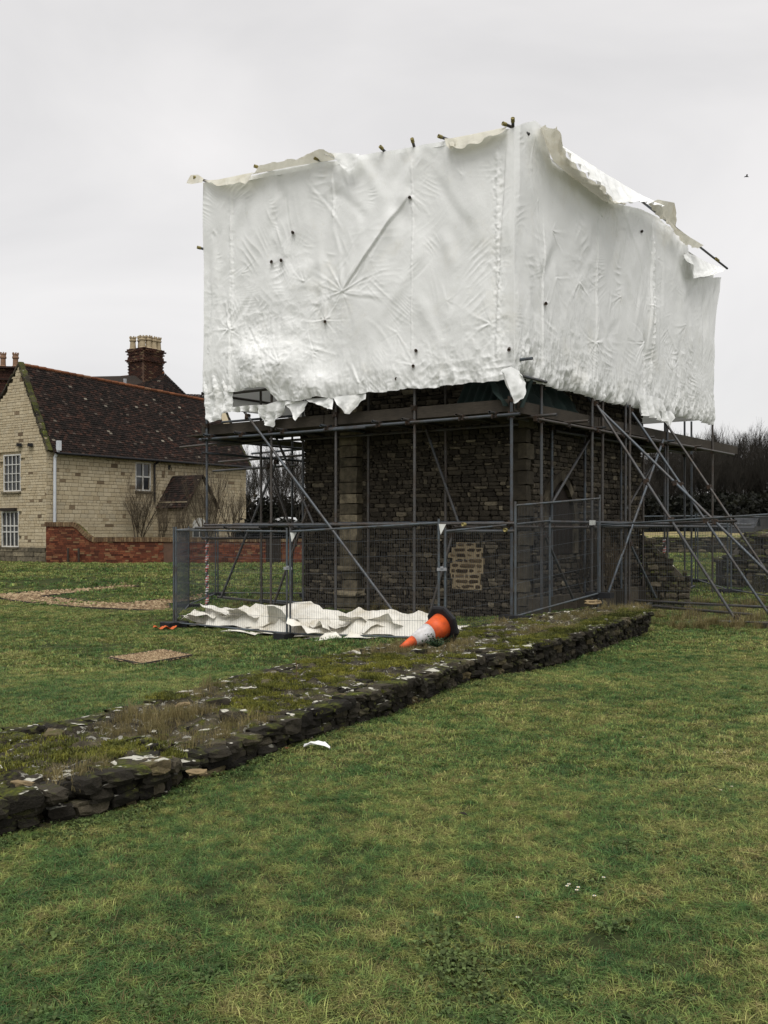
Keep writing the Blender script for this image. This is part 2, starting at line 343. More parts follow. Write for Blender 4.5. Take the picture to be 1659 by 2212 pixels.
def G(x, y):
    Y = E * F / max(y - HY, 8)
    for _ in range(25): z = tz((x - CX) / F * Y, Y); Y = .5 * Y + .5 * (E - z) * F / max(y - HY, 8)
    return Vector(((x - CX) / F * Y, Y, tz((x - CX) / F * Y, Y)))
def stretch(a, lo, hi, n): 
    t = np.linspace(-1, 1, n); s = np.sinh(a * t) / np.sinh(a); return np.where(s < 0, -s * lo, s * hi)
gx = stretch(5.5, -500, 500, 301); gy = 14 + stretch(5.2, -60, 900, 381)
GX, GY = np.meshgrid(gx, gy); GZ = np.zeros_like(GX)
for r_ in range(len(gy)): GZ[r_] = terr(GX[r_], GY[r_])
def gridfaces(ny, nx):
    i = np.arange((ny - 1) * (nx - 1)); a = (i // (nx - 1)) * nx + i % (nx - 1); return np.stack([a, a + 1, a + nx + 1, a + nx], 1)
ground = add('ground', pyd('ground', np.stack([GX.ravel(), GY.ravel(), GZ.ravel()], 1), gridfaces(*GX.shape), M_soil, True)); tag(ground, 'mown lawn ground sheet reaching to the wood', 'ground', kind='structure')

# ------------------------------------------------------------------ key planes
a_ = np.array((-.823, .567)); b_ = np.array((.62, .784)); b_ /= np.hypot(*b_); C0 = np.array((2.32, 17.3))
PA = Plane(C0, a_); PB = Plane(C0, b_)
K0 = np.array((2.82, 18.89)); WA = Plane(K0, a_); WB = Plane(K0, b_); LA, LB = 5.71, 5.76

# ------------------------------------------------------------------ stone pieces
def stone_variant(k, rough, sub=2):
    n = sub + 1; pts = {}; v = []; f = []
    r = np.random.default_rng(100 + k)
    def vid(i, j, l):
        if (i, j, l) not in pts:
            p = np.array((i, j, l)) / sub - .5
            q = p.copy(); m = np.abs(p) > .49
            if m.sum() >= 2: q = p * (1 - rough * (.25 if m.sum() == 2 else .4))
            q += (r.random(3) - .5) * rough * np.array((.5, .35, .5)) ; pts[(i, j, l)] = len(v); v.append(q)
        return pts[(i, j, l)]
    for ax in range(3):
        for side in (0, sub):
            for i in range(sub):
                for j in range(sub):
                    q = []
                    for di, dj in ((0, 0), (1, 0), (1, 1), (0, 1)):
                        c = [0, 0, 0]; c[ax] = side; c[(ax + 1) % 3] = i + di; c[(ax + 2) % 3] = j + dj; q.append(vid(*c))
                    f.append(q if side else q[::-1])
    return np.array(v), np.array(f)
VAR = {}
def variants(key, rough, n=8, sub=2):
    if key not in VAR: VAR[key] = [stone_variant(hash(key) % 50 + k if False else k + len(VAR) * 10, rough, sub) for k in range(n)]
    return VAR[key]
MESHV = {}
def pieces(parent, items, key, rough, mats, nmax=300, name='stone', sub=2, stuffname=None):
    """items: (centre, (sx, sy, sz), rz, weight); the heaviest become parts, the rest one stuff part"""
    vs_ = variants(key, rough, sub=sub); items = sorted(items, key=lambda t: -t[3])
    for it in items[:nmax]:
        k = random.randrange(len(vs_)); kk = (key, mats[0].name, k)
        if kk not in MESHV: MESHV[kk] = pyd(name, vs_[k][0], vs_[k][1], mats[0])
        tilt = it[4] if len(it) > 4 else Matrix.Identity(4)
        add(name, MESHV[kk], None, parent, Matrix.Translation(it[0]) @ Matrix.Rotation(it[2], 4, 'Z') @ tilt @ Matrix.Diagonal((*it[1], 1)))
    rest = items[nmax:]
    if rest:
        V = []; Fc = []; o = 0
        for it in rest:
            v, f = vs_[random.randrange(len(vs_))]; M = np.array(Matrix.Rotation(it[2], 3, 'Z'))
            if len(it) > 4: M = M @ np.array(it[4].to_3x3())
            V.append((v * np.array(it[1])) @ M.T + np.array(it[0])); Fc.append(f + o); o += len(v)
        add(stuffname or name + 's_small', pyd(name + 's', np.concatenate(V), np.concatenate(Fc), mats[1]), None, parent, None, 'stuff')
def courses(pl, u0, u1, z0, z1, hr, wr, depth, prot, gap=.012, holes=(), jit=.0, top=None):
    out = []; z = z0
    while z < z1:
        h = random.uniform(*hr); u = u0 - random.uniform(0, wr[0])
        while u < u1:
            w = random.uniform(*wr) * random.choice((.7, 1, 1, 1.25)); a, c = max(u, u0), min(u + w, u1); u += w
            if c - a < .05: continue
            um, zm = (a + c) / 2, z + h / 2
            if top is not None and zm + h * .4 > top(um): continue
            if any(h0 - .02 < c and h1 + .02 > a and v0 < z + h - .02 and v1 > z + .02 for h0, h1, v0, v1 in holes):
                done = False
                for h0, h1, v0, v1 in holes:
                    if v0 < z + h - .02 and v1 > z + .02:
                        if a < h0 < c and h0 - a > .06: c = h0; done = True
                        elif a < h1 < c and c - h1 > .06: a = h1; done = True
                if not done or any(h0 < (a + c) / 2 < h1 and v0 < zm < v1 for h0, h1, v0, v1 in holes): continue
                um = (a + c) / 2
            p = random.uniform(*prot); cc = pl.at(um, zm, p - depth / 2)
            out.append((cc, (c - a - gap, depth, h - gap), pl.ang() + random.uniform(-jit, jit), (c - a) * h / cc.y ** 2))
        z += h
    return out
def prism(mb, poly, z0, z1):
    n = len(poly); z1 = z1 if isinstance(z1, (list, tuple)) else [z1] * n
    v = [(p[0], p[1], z0) for p in poly] + [(p[0], p[1], z) for p, z in zip(poly, z1)]
    mb.raw(v, [tuple(reversed(range(n))), tuple(range(n, 2 * n))] + [(i, (i + 1) % n, n + (i + 1) % n, n + i) for i in range(n)])

# ------------------------------------------------------------------ stone chapel inside the scaffold
chap = thing('chapel', (*(K0 + a_ * LA / 2 + b_ * LB / 2), 0), 'dark rubble stone chapel standing inside the scaffold under white sheeting', 'chapel')
DZ = E + 2.1                                    # scaffold deck level
mb = MB(); ins = .07
q0 = K0 + (a_ + b_) * ins
prism(mb, [q0, q0 + b_ * (LB - ins), q0 + b_ * (LB - ins) + a_ * (LA - ins), q0 + a_ * (LA - ins)], -.6, E + 3.7)
mb.obj('wall_core', M_mort, chap)
mb = MB()                                       # low pitched roof seen only as darkness under the sheeting
r0 = [K0 - a_ * .25 - b_ * .25, K0 + b_ * (LB + .25) - a_ * .25, K0 + b_ * (LB + .25) + a_ * (LA + .25), K0 + a_ * (LA + .25) - b_ * .25]
m0, m1 = (r0[0] + r0[3]) / 2, (r0[1] + r0[2]) / 2
zz = E + 3.72; mb.raw([(*r0[0], zz), (*r0[1], zz), (*r0[2], zz), (*r0[3], zz), (*m0, zz + 1.9), (*m1, zz + 1.9)], [(0, 1, 5, 4), (2, 3, 4, 5), (0, 4, 3), (1, 2, 5), (3, 2, 1, 0)])
mb.obj('roof', M_dark, chap)
# face A pieces: pilaster, repair patch
pu0, _ = WA.uz(782, 1200); pu1, _ = WA.uz(744, 1200); pz_top = E + 2.0
ru0, rz1 = WA.uz(1042, 1172); ru1, rz0 = WA.uz(970, 1272)
nrw = 9; rrow = []
for i in range(nrw):
    zz0, zz1 = rz0 + (rz1 - rz0) * i / nrw, rz0 + (rz1 - rz0) * (i + 1) / nrw; rrow.append((ru0 + random.uniform(-.03, .1) + (.1 if i == 8 else 0), ru1 + random.uniform(-.1, .05) - (.22 if i == 8 else 0), zz0, zz1))
holesA = [(pu0, pu1, -.5, 4)] + rrow
items = courses(WA, .33, LA, -.4, DZ + .9, (.05, .12), (.09, .3), .16, (-.008, .026), .005, holesA, .05)
du0, dzt = WB.uz(1180, 1035); du1, dzb = WB.uz(1238, 1195)
holesB = [(du0, du1, dzb, dzt)]
itemsB = courses(WB, .3, LB, -.4, DZ + .9, (.05, .13), (.1, .32), .16, (-.008, .026), .005, holesB, .05)
items = [(c, s, r, w * (1 if c.z < DZ - .1 else .01)) for c, s, r, w in items + itemsB]
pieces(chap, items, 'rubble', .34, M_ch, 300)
it = []; z = -.3; k = 0                         # pale quoins at the near corner
while z < DZ + .6:
    h = random.uniform(.2, .34); la, lb = (.34, .2) if k % 2 else (.2, .34)
    c = K0 + a_ * (la / 2 - .03) + b_ * (lb / 2 - .03)
    it.append((Vector((*c, z + h / 2)), (la, lb, h - .012), WA.ang(), 1)); z += h; k += 1
pieces(chap, it, 'ashlar', .13, (M_dim, M_dim), 300, 'quoin')
it = []; z = -.25; pw = pu1 - pu0; pc = (pu0 + pu1) / 2   # stepped pilaster: plinth, moulded base, shaft
zs = E + (HY - 1290) / F * 20.4; zc = E + (HY - 1236) / F * 20.4
while z < pz_top + .5:
    h = random.uniform(.2, .36)
    if z < zs: h = min(h, zs - z + .03); w, d = pw * 1.3, .3
    elif z < zc: h = min(h, zc - z + .03); w, d = pw * .86, .16
    else: w, d = pw, .2
    it.append((WA.at(pc, z + h / 2, d - .25), (w, .5, h - .012), WA.ang(), 1)); z += h
it.append((WA.at(pc, zs + .04, .08), (pw * 1.32, .5, .09), WA.ang(), 1)); it.append((WA.at(pc, zc + .05, .0), (pw * 1.12, .5, .1), WA.ang(), 1))
pieces(chap, it, 'ashlar', .16, (M_ash, M_ash), 300, 'pilaster_block')
out_ = [(r_[0], z) for r_ in rrow for z in (r_[2], r_[3])] + [(r_[1], z) for r_ in reversed(rrow) for z in (r_[3], r_[2])]; nn_ = len(out_)
mb = MB(); mb.raw([WA.at(u, z, .004) for u, z in out_] + [WA.at(u, z, -.1) for u, z in out_], [tuple(range(nn_))] + [(i, (i + 1) % nn_, nn_ + (i + 1) % nn_, nn_ + i) for i in range(nn_)]); o = mb.obj('mortar_patch', M_pmort, chap); o['label'] = 'fresh cream mortar repair patch'
it = []
for r_ in rrow: it += courses(WA, r_[0] + .02, r_[1] - .02, r_[2] + .008, r_[2] + .02, (r_[3] - r_[2] - .005,) * 2, (.12, .32), .12, (.008, .03), .03, (), .03)
pieces(chap, it, 'repair', .36, (M_rb, M_rb), 300, 'repair_brick')
# pointed doorway on face B
mb = MB(); um = (du0 + du1) / 2; hw = (du1 - du0) / 2
def arch(u_c, hw_, z0_, z1_, n=7):
    pts = [(u_c - hw_, z0_)]
    zspr = z1_ - hw_ * 1.5
    for i in range(n): t = i / (n - 1); ang = t * math.acos(.3); pts.append((u_c - hw_ + (1 - math.cos(ang)) * hw_ * 1.43, zspr + math.sin(ang) * hw_ * 1.572))
    return pts + [(2 * u_c - p[0], p[1]) for p in reversed(pts)]
ap = arch(um, hw, dzb, dzt); v = [tuple(WB.at(u, z, -.04)) for u, z in ap] ; mb.raw(v, [tuple(range(len(v)))]); door = mb.obj('door', M_dark, chap)
for i in range(6):
    u = du0 + (i + .5) * (du1 - du0) / 6; m2 = MB(); zt = dzt - .12 - abs(u - um) * 1.0; m2.box(WB.at(u, (dzb + zt) / 2, -.025), (du1 - du0) / 6 - .012, .03, zt - dzb, WB.ang()); m2.obj('plank', M_dark, door)
ap2 = arch(um, hw + .16, dzb, dzt + .2); it = []
for i in range(len(ap)):
    p, q = ap[i], ap2[i]; p2, q2 = ap[(i + 1) % len(ap)], ap2[(i + 1) % len(ap)]
    if i == len(ap) - 1: continue
    m2 = MB(); v = [tuple(WB.at(u, z, o)) for o in (-.06, .05) for u, z in (p, q, q2, p2)]
    m2.raw(v, [(0, 1, 2, 3), (7, 6, 5, 4), (0, 4, 5, 1), (1, 5, 6, 2), (2, 6, 7, 3), (3, 7, 4, 0)]); m2.obj('voussoir', M_dim, chap)
for i in range(9):                              # chamfered plinth course on face B
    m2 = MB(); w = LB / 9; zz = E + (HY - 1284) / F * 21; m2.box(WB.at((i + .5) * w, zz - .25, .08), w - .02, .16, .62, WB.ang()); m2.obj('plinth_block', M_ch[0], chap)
# broken stub wall at the chapel's far corner
st = thing('broken_wall_stub', (6.7, 23.2, -.2), 'jagged broken stub of dark wall at the far right corner of the chapel', 'wall')
sp = Plane((6.3, 23.2), (.95, -.3)); toplim = lambda u: E + .02 - max(0, u - .05) * 1.15 - .12 * math.sin(u * 17)
mb = MB(); prism(mb, [sp.at(0, 0, -.05)[:2], sp.at(1.1, 0, -.05)[:2], sp.at(1.1, 0, -.6)[:2], sp.at(0, 0, -.6)[:2]], -.5, [toplim(0) - .1, toplim(1.1) - .1, toplim(1.1) - .1, toplim(0) - .1]); mb.obj('wall_core', M_mort, st)
it = courses(sp, 0, 1.15, -.3, 2, (.08, .16), (.12, .3), .3, (.0, .06), .01, (), .1, toplim); pieces(st, it, 'rubble', .28, M_ru, 120)

# ------------------------------------------------------------------ scaffold
scf = thing('scaffold', (*C0, 0), 'tube scaffold with plank deck and raking shores around the stone chapel', 'scaffold')
RT_ = .0285
def coupler_mesh():
    m = MB(); m.box((0, 0, 0), .09, .075, .1); m.box((.05, .0, 0), .03, .05, .13); m.tube([(-.02, -.07, .02), (-.02, .07, .02)], .012, 6); m.tube([(.02, -.065, -.03), (.02, .065, -.03)], .012, 6)
    return m.mesh('coupler', M_coup)
CM = coupler_mesh()
def coupler(p, rz=0): add('coupler', CM, None, scf, Matrix.Translation(p) @ Matrix.Rotation(rz, 4, 'Z') @ Matrix.Rotation(random.uniform(-.3, .3), 4, 'X'))
def tubeobj(name, p0, p1, r=RT_, mat=None): return pipe(name, p0, p1, r, mat or M_steel, scf)
def gz(p): return tz(p[0], p[1])
TOPA = E + 6.9
def standard(pl, x, off, top, coup=()):
    p = pl.hit(x, 1100, off); z0 = gz(p); tubeobj('standard', (p.x, p.y, z0 - .02), (p.x + random.uniform(-.02, .02), p.y, top))
    m = MB(); m.box((p.x, p.y, z0 + .01), .16, .16, .02); m.obj('base_plate', M_coup, scf)
    for z in coup: coupler((p.x, p.y, z), pl.ang())
    return p
MZ = E + .11; LZ = E + 2.1
for x in (447, 585, 725, 895, 1105): standard(PA, x, 0, TOPA if x != 585 else LZ + .9, (MZ, LZ, LZ + .28))
for x in (565, 655, 795, 963): standard(PA, x, -1.12, LZ + 1.2, (MZ - .02, LZ - .02))
for x in (1170, 1301, 1351, 1442): standard(PB, x, 0.0, TOPA - .2, (MZ, LZ))
standard(PB, 1278, .02, LZ + .75, (MZ, LZ)); standard(PB, 1359, .05, LZ + .7, (MZ,)); standard(PB, 1539, 0, LZ + 1.0, (LZ,))
for x in (1192, 1263, 1342, 1389): standard(PB, x, -.48, LZ + .3, (MZ, LZ))
for x in (1435, 1479, 1494): standard(PB, x, -1.0 if x > 1440 else -.12, LZ + 1.0, (LZ,))
SL = Plane(PA.hit(447, 1100).xy, b_)
for t in (2.8, 4.6, 6.6, 8.4): p = SL.at(t, 0); tubeobj('standard', (p.x, p.y, gz(p)), (p.x, p.y, TOPA - .5))
def along(name, pl, x0, x1, z, off=.05, dz=0): 
    p, q = pl.hit(x0, 1100, off), pl.hit(x1, 1100, off); tubeobj(name, (p.x, p.y, z), (q.x, q.y, z + dz))
along('ledger', PA, 431, 790, LZ - .03, .06); along('ledger', PA, 700, 1123, LZ - .01, .055, .01); along('ledger', PA, 470, 1120, LZ - .05, -1.07)
along('ledger', PA, 441, 760, MZ, .06); along('ledger', PA, 690, 1116, MZ + .01, .055); along('ledger', PA, 422, 560, MZ - .06, .11)
along('ledger', PA, 505, 690, MZ + .03, -1.06); along('ledger', PA, 715, 1090, MZ + .04, -1.06); along('ledger', PA, 963, 1112, MZ - .13, .12)
along('guard_rail', PA, 440, 780, LZ + .95, .06); along('guard_rail', PA, 700, 1150, LZ + 1.0, -.06); along('guard_rail', PA, 480, 640, LZ + .5, -1.07)
along('ledger', PB, 1162, 1470, LZ, .06); along('ledger', PB, 1400, 1585, LZ + .02, .07); along('ledger', PB, 1200, 1480, LZ - .06, -.45)
along('ledger', PB, 1186, 1622, MZ + .05, .06); along('ledger', PB, 1300, 1585, MZ - .02, .1); along('ledger', PB, 1110, 1400, MZ - .05, -.45)
along('guard_rail', PB, 1120, 1180, LZ + .72, .12)
for u in (.3, 1.0, 2.2, 2.9, 4.2, 5.4, 6.6, 7.55):     # transoms poking out under the deck on face A
    p, q = PA.at(u, LZ + .045, .28), PA.at(u + .02, LZ + .045, -1.35); tubeobj('transom', p, q); coupler(PA.at(u, LZ + .01, .06), PA.ang())
for u in (.8, 2.1, 3.4, 4.6, 6.0, 7.2, 9.0): p, q = PB.at(u, LZ + .045, .5 if u in (.8, 2.1) else .25), PB.at(u, LZ + .045, -1.3 if u > 7.4 else -.55); tubeobj('transom', p, q); coupler(PB.at(u, LZ, .06), PB.ang())
for u in (1.1, 2.9, 5.0, 7.0): tubeobj('transom', PA.at(u, MZ - .05, .2), PA.at(u, MZ - .05, -1.3))
for t, z in ((.9, LZ), (2.2, LZ - .3), (3.4, LZ), (3.6, MZ), (2.0, LZ - .55)): tubeobj('transom', SL.at(t, z, .9), SL.at(t + .3, z, -2.4))   # left return
for z in (LZ - .04, LZ - .35, MZ - .3, LZ + 1.0): tubeobj('ledger', SL.at(-.2, z, .06), SL.at(8.6, z, .06))
def brace(pl, x0, y0, x1, y1, o0=.1, o1=.1, coup=True):
    p, q = pl.hit(x0, y0, o0), pl.hit(x1, y1, o1); tubeobj('brace', p, q)
    if coup: coupler(p.lerp(q, .04), pl.ang()); 
brace(PA, 523, 883, 862, 1338, .1, .1); brace(PA, 590, 930, 683, 1145, -1.0, -1.0); brace(PA, 602, 985, 478, 1290, -1.2, -1.0); brace(PA, 668, 1090, 590, 1310, -1.05, -.9)
brace(PA, 916, 915, 990, 1128, -1.02, -1.05); brace(PA, 980, 1148, 925, 1336, -.9, -.6); brace(PA, 580, 1000, 640, 1180, -1.9, -1.6)
brace(PB, 1277, 942, 1193, 1086, -.4, -.4); brace(PB, 1433, 950, 1314, 1280, .12, .12); brace(PB, 1417, 990, 1354, 1100, -.5, -.5); brace(PB, 1359, 1170, 1417, 1292, .05, .3); brace(PB, 1174, 1150, 1240, 1298, -.2, -.2)
for (x0, y0, d) in ((1287, 872, 2.9), (1291, 880, 4.4), (1363, 888, 3.0), (1429, 900, 3.0)):      # raking shores standing out from face B
    p = PB.hit(x0, y0, .07); q = np.array((p.x, p.y)) + PB.n * d; q3 = Vector((q[0], q[1], tz(*q) + .02)); tubeobj('raking_shore', p + (p - q3).normalized() * .35, q3)
    coupler(p, PB.ang()); coupler(p.lerp(q3, .38), PB.ang()); coupler(p.lerp(q3, .56), PB.ang()); coupler(q3 + Vector((0, 0, .06)))
for (x0, y0, Y0, x1, y1, Y1) in ((1400, 1346, 17.9, 1720, 1345, 17.9), (1371, 1297, 22.5, 1700, 1314, 19.8), (1392, 1308, 21.5, 1626, 1328, 18.6), (1392, 1308, 22.3, 1500, 1266, 27), (1440, 1130, 23.3, 1590, 1126, 20.5)):
    tubeobj('ledger', P(x0, y0, Y0), P(x1, y1, Y1))
for (x0, y0, x1, y1, o) in ((470, 1289, 700, 1318, -1.3), (590, 1324, 700, 1338, .05), (640, 1322, 900, 1345, -.3), (700, 1348, 880, 1340, .1), (560, 1296, 650, 1302, -1.2)):
    p, q = PA.hit(x0, y0, o), PA.hit(x1, y1, o); p.z = max(p.z, gz(p) + .03); q.z = max(q.z, gz(q) + .03); tubeobj('ledger', p, q)
def board(name, p, q, w, t, up=False):
    p, q = Vector(p), Vector(q); d = q - p; m = MB(); c = (p + q) / 2
    m.box(c, d.length, t if up else w, w if up else t, math.atan2(d.y, d.x)); return m.obj(name, M_board, scf)
for (x0, x1) in ((437, 700), (702, 900), (902, 1112)): p, q = PA.hit(x0, 0, -.05), PA.hit(x1, 0, -.05); board('toe_board', (p.x, p.y, LZ + .19), (q.x, q.y, LZ + .19 + random.uniform(-.01, .01)), .225, .038, True)
for (x0, x1) in ((1118, 1290), (1292, 1440), (1442, 1592)): p, q = PB.hit(x0, 0, -.05), PB.hit(x1, 0, -.05); board('toe_board', (p.x, p.y, LZ + .19), (q.x, q.y, LZ + .18), .225, .038, True)
for k in range(6):
    off = -.2 - k * .236
    for u0, u1 in ((-.0, 3.85), (3.9, 7.8)): board('deck_board', PA.at(u0, LZ + .092 + random.uniform(0, .004), off), PA.at(u1, LZ + .092, off), .222, .038)
for k in range(3):
    off = -.18 - k * .232
    for u0, u1 in ((.25, 3.6), (3.65, 7.3), (7.35, 11.3)): board('deck_board', PB.at(u0, LZ + .135 + random.uniform(0, .004), off), PB.at(u1, LZ + .135, off), .222, .038)
for k in range(3, 9):
    board('deck_board', PB.at(7.6, LZ + .135, -.18 - k * .232), PB.at(11.2, LZ + .135, -.18 - k * .232), .222, .038)
for k in range(4): board('deck_board', SL.at(.3, LZ + .135, -.25 - k * .232), SL.at(8.4, LZ + .135, -.25 - k * .232), .222, .038)
def wraptape(pl, x, y0, y1, off):
    p = pl.hit(x, 1100, off); n = 26; m = MB(); m2 = MB()
    z0, z1 = E - (y1 - HY) / F * p.y, E - (y0 - HY) / F * p.y
    for i in range(n):
        for mm, sh in ((m, 0), (m2, .5)):
            pts = [(p.x + .033 * math.cos(t * .9 + i * 1.57 + sh * 1.57), p.y + .033 * math.sin(t * .9 + i * 1.57 + sh * 1.57), z0 + (z1 - z0) * (i + sh + t * .08) / n) for t in range(5)]
            if random.random() < .8: mm.tube(pts, .016, 4)
    m.obj('red_tape', M_tape, scf); m2.obj('white_tape', M_tapew, scf)
wraptape(PA, 447, 1160, 1310, 0); wraptape(PB, 1435, 1165, 1320, -.12)
def cap(p, d):
    d = Vector(d).normalized(); tubeobj('tube_end', Vector(p) - d * .5, Vector(p) + d * .05); pipe('end_cap', Vector(p) + d * .04, Vector(p) + d * .12, .036, M_cap, scf)
for x, y, dx in ((429, 386, -1), (560, 362, -1), (690, 345, -1), (829, 325, -.6), (893, 311, -.2), (958, 298, -1), (1097, 271, -1), (1108, 268, -.1), (437, 537, -1)):
    p = PA.hit(x, y, .16); cap(p, (dx * .823, -.567 * dx * -1 if False else -.5, .35 if abs(dx) < .9 else .1))
p = PA.hit(1005, 1133, .14); pipe('end_cap', p, p + Vector((-.05, -.05, 0)), .036, M_cap, scf); p = PA.hit(1093, 1145, .2); pipe('end_cap', p, p + Vector((-.03, -.06, 0)), .036, M_cap, scf)
tubeobj('top_rail', PB.hit(1380, 430, .05), PB.hit(1571, 580, .05)); pipe('end_cap', PB.hit(1546, 558, .09), PB.hit(1552, 563, .09), .036, M_cap, scf)

# ------------------------------------------------------------------ white sheeting
tarp = thing('sheeting_wrap', (*C0, E + 2.6), 'huge wrinkled white plastic sheeting wrapped around the upper scaffold', 'sheeting')
CT = C0 + .13 * (PA.n + PB.n) ; TA = Plane(CT, a_); TB = Plane(CT, b_)
def poly_uz(pl, pts): a = np.array([pl.uz(*p) for p in pts]); return a[np.argsort(a[:, 0])]
def sheet(name, pl, top, bot, umax, nx, ny, stars, seams, seed, mat, right=None, ruffle=.04, billow=.05, ngab=140, u0=0.0, base_off=0.0, amp=1.0, curl=0.0, npin=.1, folds=(), crk=(), bul=()):
    r = np.random.default_rng(seed)
    T_, B_ = poly_uz(pl, top), poly_uz(pl, bot)
    s = np.linspace(0, 1, nx); t = np.linspace(0, 1, ny)
    S, T = np.meshgrid(s, t); U = u0 + S * (umax - u0)
    ztop = np.interp(U, T_[:, 0], T_[:, 1]); zbot = np.interp(U, B_[:, 0], B_[:, 1])
    zbot = zbot + .07 * fbm(U * 3.5, U * 0 + seed, seed + 41, 5); Z = zbot + (ztop - zbot) * T
    if right is not None:
        Rr = np.array([pl.uz(*p) for p in right]); Rr = Rr[np.argsort(Rr[:, 1])]; ur = np.interp(Z, Rr[:, 1], Rr[:, 0]); U = U + (ur - umax) * S ** 6
    D = np.full_like(U, base_off) + billow * 2 * fbm(U * .45 + seed, Z * .45, seed, 3) + .10 * fbm(U * 1.1, Z * .75, seed + 21, 2) + .05 * fbm(U * 2.6, Z * 1.3, seed + 23, 2) + .02 * np.sin(U * 2.6 + 2 * fbm(Z * .6, U * .3, seed, 2))
    for (x, y, R0, A, k, ph, sec) in stars:
        cu, cz = pl.uz(x, y); du, dz = U - cu, Z - cz; rr = np.hypot(du, dz) + 1e-6; m = rr < R0 * 1.7
        du, dz, rr = du[m], dz[m], rr[m]; acc = np.zeros_like(rr)
        for _ in range(int(k * (1 if sec is None else .75))):
            th = r.uniform(0, 2 * np.pi) if sec is None else r.normal(sec[0], sec[1] * .6); Li = R0 * r.uniform(.2, 1.5); bend = r.normal(0, .25)
            ca, sa = np.cos(th + bend * rr), np.sin(th + bend * rr); pr = du * ca + dz * sa; pe = -du * sa + dz * ca
            w0 = r.uniform(.010, .022); ww = w0 + np.maximum(pr, 0) * r.uniform(.015, .06)
            tp_ = np.clip(pr / .05, 0, 1) * np.clip(1 - pr / Li, 0, 1) ** .8; Ai = A * r.uniform(.25, .75) * r.choice((1, 1, -.6))
            acc += Ai * tp_ * (np.exp(-(pe / ww) ** 2) - .55 * np.exp(-((pe - ww * 1.7) / ww) ** 2))
        D[m] += .5 * amp * acc + A * .5 * np.exp(-(rr / (R0 * .22)) ** 2)
    lo, hi = Z.min(), Z.max()
    for _ in range(64):                         # long soft tension folds between ties
        ua, za = r.uniform(u0, umax), r.uniform(lo, hi); an = r.choice((1.57, 1.57, 1.45, 1.7, .9, 2.2)) + r.normal(0, .15); Lf = r.uniform(.7, 2.4); w_ = r.uniform(.03, .17); A = r.uniform(.3, 1) * w_ * .22 * r.choice((1, -1))
        pr = ((U - ua) * math.cos(an) + (Z - za) * math.sin(an)) / Lf; pe = -(U - ua) * math.sin(an) + (Z - za) * math.cos(an) + .06 * np.sin(pr * 4 + ua); e = np.clip(pr * 3, 0, 1) * np.clip((1 - pr) * 3, 0, 1)
        D += A * e * (np.exp(-(pe / w_) ** 2) - .5 * np.exp(-((pe - 1.6 * w_) / w_) ** 2))
    for _ in range(ngab):
        cu, cz = r.uniform(u0, umax), lo + (hi - lo) * r.random() ** 1.25; lam = r.uniform(.05, .2); an = r.normal(math.pi / 2 if r.random() < .4 else .2, .7)
        L1, L2 = r.uniform(.08, .4), r.uniform(.06, .34); A = r.uniform(.1, 1) ** 2 * lam * .055 * amp
        du, dz = U - cu, Z - cz; m = (np.abs(du) < 1.2) & (np.abs(dz) < 1.2)
        p, q = du[m] * math.cos(an) + dz[m] * math.sin(an), -du[m] * math.sin(an) + dz[m] * math.cos(an)
        fan = 1 + .25 * np.sin(3 * p / L1 + 1.3 * q / L2)
        D[m] += A * np.exp(-(p / L1) ** 2 - (q / L2) ** 2) * (1 - 2 * np.abs(np.sin(math.pi * p * fan / lam + r.uniform(0, 6))) ** .9)
    for (x, y0, y1, A, wd_) in seams:
        cu, z1_ = pl.uz(x, y0); _, z0_ = pl.uz(x, y1); e = np.clip((Z - z0_) / .2, 0, 1) * np.clip((z1_ - Z) / .2, 0, 1)
        cw = cu + .05 * fbm(Z * 1.2, Z * 0 + x, 9, 2)
        D += e * (A * np.exp(-((U - cw) / (wd_ * .35)) ** 2) + A * 1.6 * np.exp(-((U - cw) / wd_) ** 2) * fbm(U * 22, Z * 15 + x, 4, 3))
    hb = (Z - zbot); rf = np.exp(-hb / .28)
    D += ruffle * rf * (1.7 * fbm(U * 9, Z * 2.2, seed + 2, 3)) * 2.2 + ruffle * .5 * np.exp(-hb / .5) * 2 * fbm(U * 20, Z * 7, seed + 7, 3)
    wx, wz = U + .12 * fbm(U * 2, Z * 2, seed + 31, 3) * 2, Z + .12 * fbm(U * 2 + 7, Z * 2, seed + 33, 3) * 2
    ck = sum(a * np.abs(2 * vn(wx * f + f, wz * f * .8, seed + int(f)) - 1) for f, a in ((3.2, .5), (6.5, .3), (13, .16), (26, .07)))
    cm = .6 * np.exp(-hb / .4) + .02
    for (x, y, R0, A) in crk: cu, cz = pl.uz(x, y); cm = cm + A * np.exp(-((U - cu) ** 2 + (Z - cz) ** 2) / R0 ** 2)
    D -= .075 * amp * np.minimum(cm, 1) * ck
    for (x, y, R0, A) in bul: cu, cz = pl.uz(x, y); D += A * np.exp(-((U - cu) / R0) ** 2 - ((Z - cz) / (R0 * .62)) ** 2)
    for (pts, A, w_) in folds:
        q = np.array([pl.uz(*p) for p in pts])
        for (ua, za), (ub, zb) in zip(q, q[1:]):
            L_ = math.hypot(ub - ua, zb - za); tx, tz_ = (ub - ua) / L_, (zb - za) / L_; pr = ((U - ua) * tx + (Z - za) * tz_) / L_; pe = -(U - ua) * tz_ + (Z - za) * tx
            tp2 = np.clip(pr / .3, 0, 1) * np.clip((1 - pr) / .3, 0, 1); tp2 = tp2 * tp2 * (3 - 2 * tp2); D += A * tp2 * (np.tanh(pe / w_) + 1) / 2 * np.exp(-np.maximum(pe, 0) / .22)
    D -= curl * np.exp(-hb / .1)
    D += .012 * fbm(U * 3, Z * 3, seed + 11, 4)
    if npin: D *= np.clip(S * umax / npin, 0, 1)
